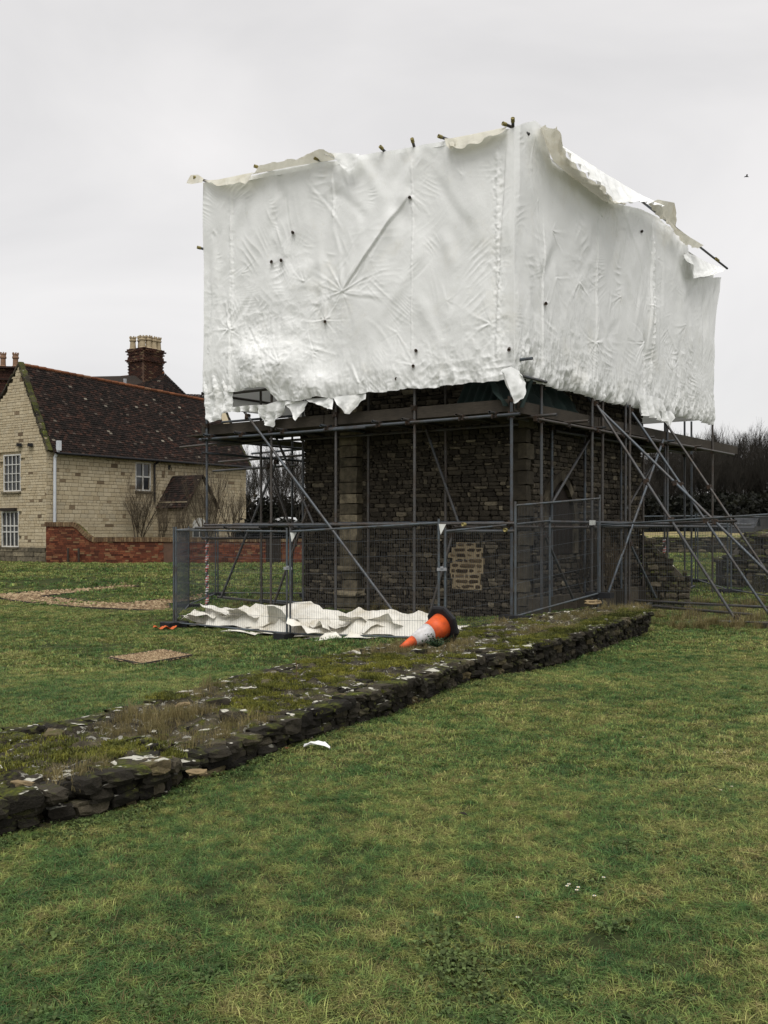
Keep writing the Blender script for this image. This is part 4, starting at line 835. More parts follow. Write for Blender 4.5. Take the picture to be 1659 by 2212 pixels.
# ------------------------------------------------------------------ old stone house on the left
H0 = np.array(((100 - CX) / F * 43, 43.0)); hb = np.array((.5956, .803)); ha = np.array((-.844, .536))
HS = Plane(H0, hb); HG = Plane(H0, ha); HL = 12.7; GZ0 = .2
EZ = E + 3.85; RZ = E + 7.69; HWd = 1.97
house = thing('stone_house', (*H0, .28), 'old cream limestone house with steep dark tiled roof and tall chimney', 'house')
GW = 5.6; ul, zl = HG.uz(0, 861); slope_l = (RZ - zl) / (ul - HWd); zL = RZ - (GW - HWd) * slope_l
mb = MB(); n_in = .1
def hp(u, v): return H0 + hb * u + ha * v      # plan point: u along the side wall, v along the gable
poly = [hp(n_in, n_in), hp(HL, n_in), hp(HL, GW), hp(n_in, GW)]
prism(mb, poly, -.3, EZ); mb.obj('wall_core', M_hmort, house)
mb = MB(); v = []
for u in (n_in, .5, HL - .5, HL): v += [(*hp(u, n_in), EZ), (*hp(u, HWd), RZ - .12), (*hp(u, GW), max(zL, EZ) - .1), (*hp(u, GW), EZ)]
for vv in (v[:8], v[8:]): mb = MB(); mb.raw(vv, [(0, 1, 2, 3), (7, 6, 5, 4), (0, 4, 5, 1), (1, 5, 6, 2)]); mb.obj('gable_core', M_hmort, house)
def rect(pl, x0, y0, x1, y1): a, b2 = pl.uz(x0, y0), pl.uz(x1, y1); return min(a[0], b2[0]), max(a[0], b2[0]), min(a[1], b2[1]), max(a[1], b2[1])
W1, W2, W3, VT = rect(HG, 7, 983, 44, 1061), rect(HG, 3, 1105, 40, 1182), rect(HS, 293, 998, 326, 1061), rect(HS, 363, 1005, 369.5, 1014)
PR = rect(HS, 341, 1089, 425, 1215)
gtop = lambda u: (EZ + (RZ - EZ) * u / HWd if u < HWd else RZ - (u - HWd) * slope_l) - .05
it = courses(HS, 0, HL, .2, EZ - .05, (.12, .21), (.18, .42), .14, (.0, .012), .014, [W3, VT, (PR[0] + .25, PR[1] - 1.5, 0, 2.2)], .0)
it += courses(HG, 0, GW, .75, RZ, (.1, .18), (.15, .38), .14, (.0, .014), .014, [W1, W2], .0, gtop)
pieces(house, it, 'limestone', .06, M_ho, 300, 'stone', 2)
it = courses(HG, -.03, GW, .1, .75, (.16, .26), (.3, .7), .16, (.06, .1), .02, (), .0); pieces(house, it, 'limestone', .06, (M_ash, M_ash), 200, 'plinth_stone')
def window(pl, rc, cols, rows, name='window', bar=.035, sill=True, split=None):
    u0, u1, z0, z1 = rc; w = MB(); f_ = .055
    def bx_(u, z, su, sz, o, d): w.box(pl.at(u, z, o), su, d, sz, pl.ang())
    for u in (u0 + f_ / 2, u1 - f_ / 2): bx_(u, (z0 + z1) / 2, f_, z1 - z0, -.035, .05)
    for z in (z0 + f_ / 2, z1 - f_ / 2): bx_((u0 + u1) / 2, z, u1 - u0 - 2 * f_ - .004, f_, -.035, .05)
    fr_ = w.obj(name, M_white, house); U0, U1, Z0, Z1 = u0 + f_, u1 - f_, z0 + f_, z1 - f_
    cs = [U0 + (U1 - U0) * c for c in cols]; rs_ = [Z0 + (Z1 - Z0) * c for c in rows]
    for c in cs: m = MB(); m.box(pl.at(c, (Z0 + Z1) / 2, -.04), bar, .035, Z1 - Z0, pl.ang()); m.obj('mullion', M_white, fr_)
    for z in rs_: m = MB(); m.box(pl.at((U0 + U1) / 2, z, -.036), U1 - U0, .032, bar, pl.ang()); m.obj('glazing_bar', M_white, fr_)
    ce = [U0] + cs + [U1]; re_ = [Z0] + rs_ + [Z1]
    for i in range(len(ce) - 1):
        for j in range(len(re_) - 1): m = MB(); m.box(pl.at((ce[i] + ce[i + 1]) / 2, (re_[j] + re_[j + 1]) / 2, -.08 + random.uniform(-.003, .003)), ce[i + 1] - ce[i] - bar * .9, .01, re_[j + 1] - re_[j] - bar * .9, pl.ang()); m.obj('pane', M_glass, fr_)
    if sill: m = MB(); m.box(pl.at((u0 + u1) / 2, z0 - .05, .03), u1 - u0 + .12, .14, .08, pl.ang()); m.obj('sill', M_ash, fr_)
window(HG, W1, (.25, .5, .75), (.24, .48, .74)); window(HG, W2, (.25, .5, .75), (.42, .60), bar=.05); window(HS, W3, (.5,), (.5,), bar=.07)
m = MB(); m.box(HG.at((W2[0] + W2[1]) / 2, W2[3] + .09, .06), 1.1, .2, .14, HG.ang()); m.obj('lintel', M_dark, house)
m = MB(); m.box(HS.at((VT[0] + VT[1]) / 2, (VT[2] + VT[3]) / 2, -.06), .16, .02, .22, HS.ang()); m.obj('air_vent', M_blackp, house)
# tiled roofs: rows of single tiles in real relief
def tile_roof(name, e0, e1, r0, r1, mat, tw=.18, ex=.115, parent=house):
    e0, e1, r0, r1 = (np.array(q, float) for q in (e0, e1, r0, r1)); nrow = int(np.linalg.norm((r0 + r1 - e0 - e1) / 2) / ex); V = []; Fc = []
    nrm = np.cross(e1 - e0, r0 - e0 if np.linalg.norm(r0 - e0) > .1 else r1 - e0); nrm /= np.linalg.norm(nrm); nrm = nrm if nrm[2] > 0 else -nrm
    for k in range(nrow + 1):
        t0, t1 = k / nrow, min((k + 1.25) / nrow, 1.0); 
        if t0 >= 1: break
        a0, a1, c0, c1 = e0 + (r0 - e0) * t0, e1 + (r1 - e1) * t0, e0 + (r0 - e0) * t1, e1 + (r1 - e1) * t1; n = max(1, int(np.linalg.norm(a1 - a0) / tw)); sh = .5 * (k % 2)
        sagk = .03 * math.sin(k * .21) 
        for i in range(-1, n):
            s0, s1 = max(0, (i + sh) / n), min(1, (i + .93 + sh) / n)
            if s1 - s0 < .2 / n: continue
            lift = .028 + random.uniform(-.006, .012); p = [a0 + (a1 - a0) * s0 + nrm * lift, a0 + (a1 - a0) * s1 + nrm * (lift + random.uniform(-.004, .004)), c0 + (c1 - c0) * s1 + nrm * .004, c0 + (c1 - c0) * s0 + nrm * .004, a0 + (a1 - a0) * s0 - nrm * .004, a0 + (a1 - a0) * s1 - nrm * .004]
            o = len(V); V += p; Fc += [(o, o + 1, o + 2, o + 3), (o + 4, o + 5, o + 1, o)]
    return add(name, pyd(name, np.array(V), np.array(Fc), mat), None, parent, None, 'stuff')
def p3(u, v, z): return (*hp(u, v), z - .45 * max(0, u / HL) * (z - EZ) / (RZ - EZ) if z > EZ else z)
ov = .28; ze = EZ - ov * (RZ - EZ) / HWd * .6
tile_roof('roof_tiles', p3(.22, -ov, ze), p3(HL + .05, -ov, ze), p3(.22, HWd, RZ), p3(HL + .05, HWd, RZ), M_tile)
mb = MB(); mb.raw([p3(.2, -ov, ze - .05), p3(HL, -ov, ze - .05), p3(HL, HWd, RZ - .06), p3(.2, HWd, RZ - .06)], [(0, 1, 2, 3)]); mb.raw([p3(.2, GW, max(zL, EZ) - .06), p3(HL, GW, max(zL, EZ) - .06), p3(HL, HWd, RZ - .05), p3(.2, HWd, RZ - .05)], [(0, 1, 2, 3)]); mb.obj('roof_deck', M_dark, house)
nrt = 30
for i in range(nrt):
    u0_, u1_ = .2 + i * (HL - .2) / nrt, .2 + (i + .97) * (HL - .2) / nrt; m = MB(); m.tube([p3(u0_, HWd, RZ + .015), p3(u1_, HWd, RZ + .025 + random.uniform(0, .02))], .085, 8); m.obj('ridge_tile', M_ridge, house)
it = []                                         # mossy verge coping up the gable
for i in range(13):
    t = (i + .5) / 13; c = Vector(p3(.1, -.1 + (HWd + .1) * t, EZ - .25 + (RZ - EZ + .35) * t)); it.append((c, (.3, .4, .16), HS.ang(), 1, Matrix.Rotation(math.atan2(RZ - EZ, HWd), 4, 'X')))
for i in range(9):
    t = (i + .5) / 9; c = Vector(p3(.1, HWd + (GW - HWd) * t, RZ + .02 - (GW - HWd) * slope_l * t)); it.append((c, (.3, .6, .14), HS.ang(), 1, Matrix.Rotation(-math.atan(slope_l), 4, 'X')))
pieces(house, it, 'footing', .3, (stone('verge stone', LW, False, moss=.6, lichen=.8), M_lw[1]), 99, 'verge_stone')
# far right gable verge
it = [(Vector(p3(HL + .1, -.15 + (HWd + .15) * (i + .5) / 12, EZ - .3 + (RZ - EZ + .35) * (i + .5) / 12)), (.25, .45, .14), HS.ang(), 1, Matrix.Rotation(math.atan2(RZ - EZ, HWd), 4, 'X')) for i in range(12)]
pieces(house, it, 'footing', .3, M_lw, 99, 'verge_stone')
pipe('gutter', p3(.3, -ov - .06, ze - .03), p3(HL, -ov - .06, ze - .03), .06, M_blackp, house)
# rear cross wing roof with hip
q = dict(R1=P(180, 824, 52.6), R2=P(356, 806, 53.0), F1=P(40, 812, 49), F2=P(350, 868, 50.4), G1=P(402, 851, 54.4), G2=P(420, 900, 52.5), G3=P(470, 853, 55), G4=P(480, 880, 54))
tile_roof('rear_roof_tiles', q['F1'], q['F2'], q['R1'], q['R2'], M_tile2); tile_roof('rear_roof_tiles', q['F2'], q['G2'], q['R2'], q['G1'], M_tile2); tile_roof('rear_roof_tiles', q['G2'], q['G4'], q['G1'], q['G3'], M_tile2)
mb = MB(); d = Vector((0, .15, -.08)); mb.raw([q['F1'] + d, q['F2'] + d, q['R2'] + d, q['R1'] + d, q['G2'] + d, q['G1'] + d, q['G4'] + d, q['G3'] + d], [(0, 1, 2, 3), (1, 4, 5, 2), (4, 6, 7, 5)]); mb.obj('rear_roof_deck', M_dark, house)
for i in range(9): m = MB(); a, c = q['R1'].lerp(q['R2'], i / 9), q['R1'].lerp(q['R2'], (i + .96) / 9); m.tube([a, c], .1, 8); m.obj('ridge_tile', M_ridge, house)
def chimney(cx, y_top, y_bot, Y, wa, wb, parent, npots, potmat, potx):
    c = P(cx, y_top, Y); zb = P(cx, y_bot, Y).z; zt = c.z; st_ = MB(); pl = Plane((c.x, c.y), hb); st_.box((c.x, c.y, (zb + zt) / 2 - .3), wb - .04, wa - .04, zt - zb + .6, HS.ang()); core_ = st_.obj('chimney', M_bmort, parent)
    it = []; z = zb - .5; h_ = .083
    while z < zt - .02:
        f_ = (z - zb) / (zt - zb); ex = .0
        if .42 < f_ < .52: ex = .08
        elif .52 <= f_ < .62: ex = .04
        elif f_ > .84: ex = .07
        elif f_ > .74: ex = .035
        for sgn, L_, dd, ww in ((1, wb, ha, wa), (-1, wb, ha, wa)):
            pass
        for face in range(4):
            dir_ = hb if face % 2 == 0 else ha; nn = (-ha, -hb, ha, hb)[face] if False else ((-ha) if face == 0 else (-hb) if face == 1 else ha if face == 2 else hb)
            L_, half = (wb, wa / 2) if face % 2 == 0 else (wa, wb / 2); nb = max(3, int(round(L_ / .235)))
            if face > 1: continue
            for i in range(nb):
                u = (i + .5 + (.25 if int(z / h_) % 2 else -.25)) * L_ / nb - L_ / 2; w_ = L_ / nb - .012
                if abs(u) + w_ / 2 > L_ / 2 + ex: w_ = w_ / 2; u = math.copysign(L_ / 2 - w_ / 2, u)
                pc_ = np.array((c.x, c.y)) + dir_ * u * (1 + 2 * ex / L_) + nn * (half - .04 + ex)
                it.append((Vector((*pc_, z + h_ / 2)), (w_, .12, h_ - .012), math.atan2(dir_[1], dir_[0]), 1))
        z += h_
    pieces(core_, it, 'brickv', .05, M_cb, 300, 'brick', 1)
    for k in range(npots):
        o = potx[k]; base = np.array((c.x, c.y)) + hb * o[0] + ha * o[1]; m = MB(); hh = o[2]; T_ = Matrix.Translation((*base, zt))
        m.lathe([(.2, 0), (.21, .05), (.175, .09), (.15, hh * .62), (.195, hh * .66), (.195, hh * .74), (.165, hh * .78), (.18, hh * .88), (.18, hh * .9), (.13, hh * .9)], 10, T_)
        for j in range(6):
            a = j * math.pi / 3; m.box((base[0] + .16 * math.cos(a), base[1] + .16 * math.sin(a), zt + hh * .95), .07, .06, hh * .13, a)
        m.obj('chimney_pot', potmat if k % 2 == 0 else M_pot, core_)
chimney(315, 757, 808, 52.8, 1.3, 1.35, house, 7, M_pot, [(-.5, .45, .72), (-.15, -.4, .74), (.15, -.45, .72), (.5, -.4, .74), (.45, .3, .76), (-.05, .35, .8), (-.5, -.3, .7)])
m = MB(); pl0 = HS.hit(822 / 3, 1)  if False else None
vp = P(270, 841, 49.6); pipe('vent_pipe', vp, vp + Vector((0, 0, .55)), .09, M_lead, house); m = MB(); m.box(vp + Vector((.05, -.1, 0)), .6, .5, .05, .4); m.obj('vent_flashing', M_lead, house)
# pipes
def wp(pl, x, y, o): return pl.hit(x, y, o)
a = HS.hit(118, 1132, .1); c = HS.hit(118.5, 988, .1); e = HS.hit(127, 972, .3); e2 = HS.hit(127, 953, .3)
pipe('downpipe', a, c, .07, M_pvc, house); pipe('downpipe', c, e, .07, M_pvc, house); m = MB(); m.box((e.lerp(e2, .5)), .17, .17, (e2 - e).length + .05, HS.ang()); m.obj('rainwater_head', M_pvc, house)
pipe('black_downpipe', HS.hit(334, 1085, .1), HS.hit(334, 1003, .1), .055, M_blackp, house); pipe('black_downpipe', HS.hit(334, 1003, .1), HS.hit(343, 997, .3), .055, M_blackp, house)
for x in (41, 65): m = MB(); q_ = HG.hit(x, 961, .1); m.box(q_, .2, .3, .14, .5); m.obj('floodlight', M_blackp, house)
# gabled porch
PW = 1.93; pd = 2.2; pu = HS.uz(341, 1150)[0]; po = HS.o + HS.d * pu + HS.n * pd; PF = Plane(po, hb); pez, paz = E + 1.28, E + 2.75
porch = thing('porch', (*po, .3), 'small gabled stone porch with white glazed door on the house side', 'porch')
mb = MB(); prism(mb, [PF.at(.06, 0, -.06)[:2], PF.at(PW - .06, 0, -.06)[:2], PF.at(PW - .06, 0, -pd)[:2], PF.at(.06, 0, -pd)[:2]], 0, pez)
mb.raw([PF.at(.06, pez, -.06), PF.at(PW - .06, pez, -.06), PF.at(PW / 2, paz - .08, -.06), PF.at(.06, pez, -.4), PF.at(PW - .06, pez, -.4), PF.at(PW / 2, paz - .08, -.4)], [(0, 1, 2), (5, 4, 3), (0, 2, 5, 3), (2, 1, 4, 5)]); mb.obj('wall_core', M_hmort, porch)
ptop = lambda u: pez + (paz - pez) * (1 - abs(u - PW / 2) / (PW / 2)) - .05
dr = (.35, 1.3, .2, 2.35)
PS = stone('porch stone', [(0, (.2, .165, .11)), (.5, (.3, .25, .17)), (1, (.38, .32, .22))], False, dirtf=.4)
it = courses(PF, 0, PW, .2, paz, (.14, .24), (.2, .45), .12, (0, .012), .016, [dr], 0, ptop); SD = Plane(PF.at(0, 0, 0)[:2], -HS.n); it += courses(SD, .05, pd, .2, pez, (.14, .24), (.2, .45), .1, (0, .012), .016); pieces(porch, it, 'limestone', .06, (PS, PS), 300)
for s_ in (0, 1):
    e0_, e1_ = (PF.at(-.15, pez - .18, .12), PF.at(-.15, pez - .18, -pd)) if s_ == 0 else (PF.at(PW + .15, pez - .18, .12), PF.at(PW + .15, pez - .18, -pd)); tile_roof('roof_tiles', e0_, e1_, PF.at(PW / 2, paz + .03, .12), PF.at(PW / 2, paz + .03, -pd), M_tile, .2, .13, porch)
mb = MB(); mb.raw([PF.at(-.14, pez - .21, .1), PF.at(PW / 2, paz - .02, .1), PF.at(PW + .14, pez - .21, .1), PF.at(-.14, pez - .21, -pd), PF.at(PW / 2, paz - .02, -pd), PF.at(PW + .14, pez - .21, -pd)], [(0, 1, 4, 3), (1, 2, 5, 4)]); mb.obj('roof_deck', M_dark, porch)
du = (dr[0] + dr[1]) / 2; m = MB(); ar = [(dr[0], dr[2]), (dr[1], dr[2]), (dr[1], 1.95)] + [(du + .475 * math.cos(t), 1.95 + .42 * math.sin(t)) for t in np.linspace(.1, math.pi - .1, 9)] + [(dr[0], 1.95)]
m.raw([PF.at(u, z, -.03) for u, z in ar], [tuple(range(len(ar)))]); dfr = m.obj('door', M_white, porch)
for u in (du - .22, du + .22): 
    for z0_, z1_ in ((.35, 1.3), (1.42, 1.85)): m = MB(); m.box(PF.at(u, (z0_ + z1_) / 2, -.02), .36, .012, z1_ - z0_, PF.ang()); m.obj('pane', M_glass, dfr)
# ------------------------------------------------------------------ second house behind, at the left edge
h2 = thing('brick_house', (-20, 51, .3), 'dark brick gable and chimney stack rising behind the stone house at left edge', 'house')
g2 = Plane((-24, 50.5), (1, .12)); mb = MB(); prism(mb, [g2.at(0, 0, -.1)[:2], g2.at(4.3, 0, -.1)[:2], g2.at(4.3, 0, -2)[:2], g2.at(0, 0, -2)[:2]], 0, E + 8.65); mb.obj('wall_core', M_bmort, h2)
it = courses(g2, 2.3, 4.3, E + 5.2, E + 8.6, (.08, .084), (.2, .24), .12, (0, .01), .012); pieces(h2, it, 'brickv', .05, M_cb, 300, 'brick', 1)
m = MB(); m.box(g2.at(2.15, E + 8.72, -.9), 4.6, 2.2, .1, g2.ang()); m.box(g2.at(2.15, E + 8.1, .0), 4.4, .2, .12, g2.ang()); m.obj('brick_cornice', M_cb[0], h2)
for u in (2.1, 2.75, 3.45, 4.1):
    m = MB(); q_ = g2.at(u, E + 8.77, -.5); m.lathe([(.2, 0), (.2, .1), (.15, .14), (.14, .5), (.18, .54), (.18, .62), (.15, .66), (.17, .76), (.1, .76)], 10, Matrix.Translation(q_))
    for j in range(6): a = j * math.pi / 3; m.box((q_.x + .14 * math.cos(a), q_.y + .14 * math.sin(a), q_.z + .8), .07, .05, .1, a)
    m.obj('chimney_pot', M_pot2 if u != 2.75 else M_pot, h2)

# ------------------------------------------------------------------ red brick garden wall with swept coping
gw = thing('garden_wall', (-12, 42.4, .28), 'red brick garden wall with sweeping top and brick coping before the house', 'wall')
GP = Plane((P(99, 1215, 42.3).x, 42.3), (1, .0)); GL = P(655, 1215, 42.3).x - GP.o[0]
def gwtop(u):
    x = CX + F * (GP.o[0] + u) / 42.3; hi, lo = E + (HY - 1134) / F * 42.3, E + (HY - 1167) / F * 42.3
    t = min(1, max(0, (x - 155) / 48)); return hi + (lo - hi) * (t * t * (3 - 2 * t))
mb = MB(); ng = 80
for i in range(ng): u0_, u1_ = GL * i / ng, GL * (i + 1) / ng; v = [GP.at(u, z, o) for o in (-.02, -.3) for u, z in ((u0_, 0), (u1_, 0), (u1_, gwtop(u1_)), (u0_, gwtop(u0_)))]; mb.raw(v, [(0, 1, 2, 3), (7, 6, 5, 4), (3, 2, 6, 7)])
mb.obj('wall_core', M_bmort, gw)
it = courses(GP, 0, GL, .1, E + .4, (.082, .082), (.22, .24), .11, (0, .012), .012, [(5.25, 5.95, 0, 2)], 0, gwtop); it = [(c, s, r, w * (2 if c.x < -8.5 else .5)) for c, s, r, w in it]
pieces(gw, it, 'brickv', .05, M_br, 300, 'brick', 1)
it = []; u = 0
while u < GL:
    sl_ = math.atan2(gwtop(u + .05) - gwtop(u - .05), .1); it.append((GP.at(u, gwtop(u) + .03, -.13), (.09, .36, .2), 0, 1, Matrix.Rotation(-sl_, 4, 'Y'))); u += .102 * math.cos(sl_)
pieces(gw, it, 'brickv', .05, (stone('coping brick', [(0, (.10, .06, .035)), (.5, (.19, .12, .065)), (1, (.28, .2, .11))], False, moss=.3, lichen=.2), M_br[1]), 200, 'coping_brick', 1)
gate = thing('garden_gate', (P(591, 1200, 42.2).x, 42.2, .28), 'dark timber gate in the garden wall behind the scaffold', 'gate')
for i in range(7): m = MB(); m.box((P(577 + i * 4.6, 1200, 42.2).x, 42.2, .28 + .62), .085, .04, 1.2 + .05 * math.sin(i)); m.obj('board', M_dark, gate)
m = MB(); m.box((P(591, 1200, 42.2).x, 42.24, .7), .7, .03, .1); m.obj('rail', M_dark, gate)
for x in (147, 170): tag(pipe('iron_pipe', (P(x, 1200, 42.1).x, 42.1, .2), (P(x, 1200, 42.1).x, 42.1, .95), .05, M_coup, None), 'short rusty iron post against the red garden wall, %s of two' % ('left' if x == 147 else 'right'), 'post')

# ------------------------------------------------------------------ bare trees and shrubs
def grow(seed, h, spread=.5, depth=5, trunk_r=.16, up=.25, nchild=(3, 4), stems=1, first=.35, wob=.12, twig=3, lean=0.0, minr=.004):
    r = random.Random(seed); tr, cr = MB(), MB()
    def br(p, d, ln, rad, dep):
        n = 4 if dep > 2 else 3; pts = [p]; rr = [rad]; q = p; dd = d
        for i in range(n): dd = (dd + Vector((r.gauss(0, wob), r.gauss(0, wob), r.gauss(0, wob * .6) + up * .08))).normalized(); q = q + dd * ln / n; pts.append(q); rr.append(rad * (1 - .55 * (i + 1) / n))
        (tr if dep >= depth - 1 else cr).tube(pts, rr, 6 if dep >= depth - 1 else (4 if dep >= depth - 2 else 3), dep == depth)
        if dep == 0: return
        k = r.randint(*nchild) + (2 if dep == depth else 0)
        for i in range(k):
            t = r.uniform(first if dep == depth else .25, 1); j = min(n - 1, int(t * n)); f_ = t * n - j; sp_ = pts[j].lerp(pts[j + 1], f_)
            ang = r.uniform(0, 2 * math.pi); sd = Vector((math.cos(ang), math.sin(ang), 0)); nd = (dd * (1 - spread) + sd * spread + Vector((0, 0, up))).normalized()
            br(sp_, nd, ln * r.uniform(.5, .75), max(rad * (1 - .5 * t) * r.uniform(.45, .65), minr), dep - 1)
    for s in range(stems):
        a = s * 2.4 + r.random(); d0 = Vector((math.cos(a) * (.35 if stems > 1 else .05) + lean, math.sin(a) * (.35 if stems > 1 else .05), 1)).normalized(); br(Vector((math.cos(a) * .08 * (stems > 1), math.sin(a) * .08 * (stems > 1), -.05)), d0, h * (.55 if stems == 1 else .5), trunk_r, depth)
    return tr, cr
PROT = []
for sd, h, spr, kw in ((1, 11, .30, {}), (2, 12, .26, {}), (3, 10, .36, {}), (4, 11.5, .3, {})):
    t_, c_2 = grow(sd, h * 1.5, spr, 5, .13, .35, (3, 5), 1, .35, .08, minr=.013); PROT.append((t_.mesh('trunk', M_bark), c_2.mesh('crown', M_bark), max(v_[2] for v_ in c_2.v)))
def tree(k, loc, sc, rz, label, group, sz=1.0):
    t = thing('bare_tree', loc, label, 'tree', group); M = Matrix.Translation(loc) @ Matrix.Rotation(rz, 4, 'Z') @ Matrix.Diagonal((sc, sc, sc * sz, 1))
    add('trunk', PROT[k][0], None, t, M); add('crown', PROT[k][1], None, t, M); return t
r2 = random.Random(5)
for i in range(115):                             # wood on the right
    Y = r2.choice((84, 90, 96, 104)) + r2.uniform(-3, 3); x = 1385 + (1740 - 1385) * (i * .618 % 1) + r2.uniform(-5, 5); X = (x - CX) / F * Y
    ht = 908 + max(0, 1560 - x) * .22 + r2.uniform(-8, 75); sc = ((HY - ht) / F * Y + .4) / PROT[i % 4][2]
    tree(i % 4, (X, Y, tz(X, Y) - .2), sc, r2.uniform(0, 6), 'bare winter tree in the dark wood behind the ruins', 'trees of the wood', 1.0)
for i, (x, Y, ht) in enumerate(((545, 66, 955), (575, 70, 940), (600, 62, 950), (628, 68, 930), (650, 64, 950), (682, 72, 930), (520, 75, 960), (538, 60, 985), (562, 58, 975), (588, 64, 965), (612, 60, 970), (640, 58, 960), (655, 70, 940))):
    X = (x - CX) / F * Y; tree(i % 4, (X, Y, .2), ((HY - ht) / F * Y + 1.5) / PROT[i % 4][2], i * 1.3, 'bare dark tree seen between the house end and the chapel', 'trees behind the scaffold')
def leafmass(name, boxes, n, size, mat, seed):
    r = np.random.default_rng(seed); V = []
    for (c, s) in boxes:
        k = int(n * s[0] * s[1] * s[2] ** .3); p = r.normal(0, .38, (k, 3)); l = np.linalg.norm(p, axis=1, keepdims=True); p = p / np.maximum(l, 1) ; p = p * np.array(s) + np.array(c)
        a = r.normal(0, 1, (k, 3)); a /= np.linalg.norm(a, axis=1, keepdims=True); b2 = np.cross(a, r.normal(0, 1, (k, 3))); b2 /= np.linalg.norm(b2, axis=1, keepdims=True); sz = size * r.uniform(.5, 1.4, (k, 1))
        V.append(np.stack([p - a * sz, p + b2 * sz * .6, p + a * sz, p - b2 * sz * .6], 1).reshape(-1, 3))
    V = np.concatenate(V); return pyd(name, V, np.arange(len(V)).reshape(-1, 4), mat)
r3 = random.Random(3); bxs = []
for i in range(60): x = 1380 + 380 * i / 59; Y = 80 + r3.uniform(-4, 4); h_ = r3.uniform(1.0, 2.3); bxs.append((((x - CX) / F * Y, Y, tz((x - CX) / F * Y, Y) + h_ * .5), (2.0, 2, h_)))
o = add('undergrowth', leafmass('undergrowth', bxs, 420, .22, M_ever, 1)); tag(o, 'dark tangled undergrowth along the foot of the wood', 'undergrowth', kind='stuff')
bxs = []
for i in range(30): x = 1370 + 380 * i / 33; Y = 108 + r3.uniform(-3, 3); bxs.append((((x - CX) / F * Y, Y, 1.9), (3.5, 2, 1.5 + r3.uniform(-.5, .5))))
o = add('far_thicket', leafmass('far_thicket', bxs, 260, .3, M_ever, 2)); tag(o, 'far dark thicket closing the view through the wood', 'thicket', kind='stuff')
for x, Y, h_, w_ in ((1634, 88, 4.6, 1.5), (1560, 90, 3.0, 1.0)):
    X = (x - CX) / F * Y; zb = tz(X, Y); t = thing('ivy_tree', (X, Y, zb), 'dark ivy clad tree standing in the wood, %s' % ('tallest at the right edge' if x > 1610 else 'narrower one left of it'), 'tree'); m = MB(); m.tube([(X, Y, zb), (X + .1, Y, zb + h_ * .9)], [.2, .08], 6); m.obj('trunk', M_bark, t)
    bx2 = [((X + r3.uniform(-.6, .6) * w_, Y + r3.uniform(-.6, .6) * w_, zb + 1.2 + k / 7 * (h_ - 1.0)), (w_ * r3.uniform(.5, .8), w_ * .6, 1.0)) for k in range(8)]; add('crown', leafmass('crown', bx2, 900, .13, M_ever, x), None, t)
hd = [(((x - CX) / F * 50, 50 + r3.uniform(-.6, .6), .3 + .7), (1.2, 1.0, 1.15 + r3.uniform(0, .3))) for x in range(536, 670, 7)] + [(((x - CX) / F * 62, 62, 1.6), (1.5, 1.2, 2.0 + r3.uniform(0, .7))) for x in range(530, 670, 9)]
o = add('hedge', leafmass('hedge', hd, 900, .12, M_ever, 5)); tag(o, 'dark evergreen hedge mass behind the garden wall gate', 'hedge')
def shrub(x, y, Y, h, seed, label, lean=0, stems=6, sp=.35):
    p = P(x, y, Y); t_, c_2 = grow(seed, h, sp, 3, .03, .5, (3, 5), stems, .2, .1, 3, lean); t = thing('bare_shrub', p, label, 'shrub'); t_.obj('stems', M_bark2, t).location = p; c_2.obj('twigs', M_bark2, t).location = p
    for ch in t.children: ch.matrix_parent_inverse = Matrix.Translation(p).inverted(); ch.matrix_basis = Matrix.Translation(p)
shrub(300, 1175, 46.2, 3.7, 11, 'bare twiggy shrub against the house wall left of the porch'); shrub(348, 1170, 45.8, 2.4, 12, 'bare shrub with dark tangled stems at the porch corner', 0, 3); shrub(395, 1172, 44.6, 2.2, 13, 'bare thorny shrub in front of the porch door', 0, 3); shrub(447, 1168, 46.0, 4.3, 14, 'tall fan shaped bare shrub right of the porch', .12, 8, .3); shrub(500, 1165, 48.5, 3.0, 19, 'thin bare shrub near the far end of the house wall')
shrub(1268, 1292, 20.6, 1.7, 15, 'bare sapling growing inside the fence beside the chapel wall', 0, 4, .4); shrub(1300, 1290, 20.3, 1.5, 16, 'bare thin twigs beside the raking shore foot', .1, 3, .4)

# ------------------------------------------------------------------ ruins and field at the right, vehicles
rw = thing('ruined_wall', (11.5, 26.5, .1), 'tall ruined rubble stone wall at the right edge', 'wall')
rp_ = Plane((9.75, 27.3), (1, -.16)); rt = lambda u: .35 + min(1.45, .55 + u * .75) + .1 * math.sin(u * 9) + .05 * math.sin(u * 23)
mb = MB(); N_ = 24
for i in range(N_): u0_, u1_ = 5 * i / N_, 5 * (i + 1) / N_; v = [rp_.at(u, z, o) for o in (-.08, -1.1) for u, z in ((u0_, -.3), (u1_, -.3), (u1_, rt(u1_) - .1), (u0_, rt(u0_) - .1))]; mb.raw(v, [(0, 1, 2, 3), (7, 6, 5, 4), (3, 2, 6, 7), (0, 3, 7, 4)])
mb.obj('wall_core', M_mort, rw); it = courses(rp_, 0, 5, -.1, 2.3, (.09, .2), (.14, .42), .3, (-.02, .08), .01, (), .12, rt)
for _ in range(60): u = random.uniform(0, 5); it.append((rp_.at(u, rt(u) - .05, -random.uniform(0, .9)), (random.uniform(.2, .4), .3, .14), random.uniform(0, 3), .001, tilt(.2)))
pieces(rw, it, 'footing', .34, M_ru, 300)
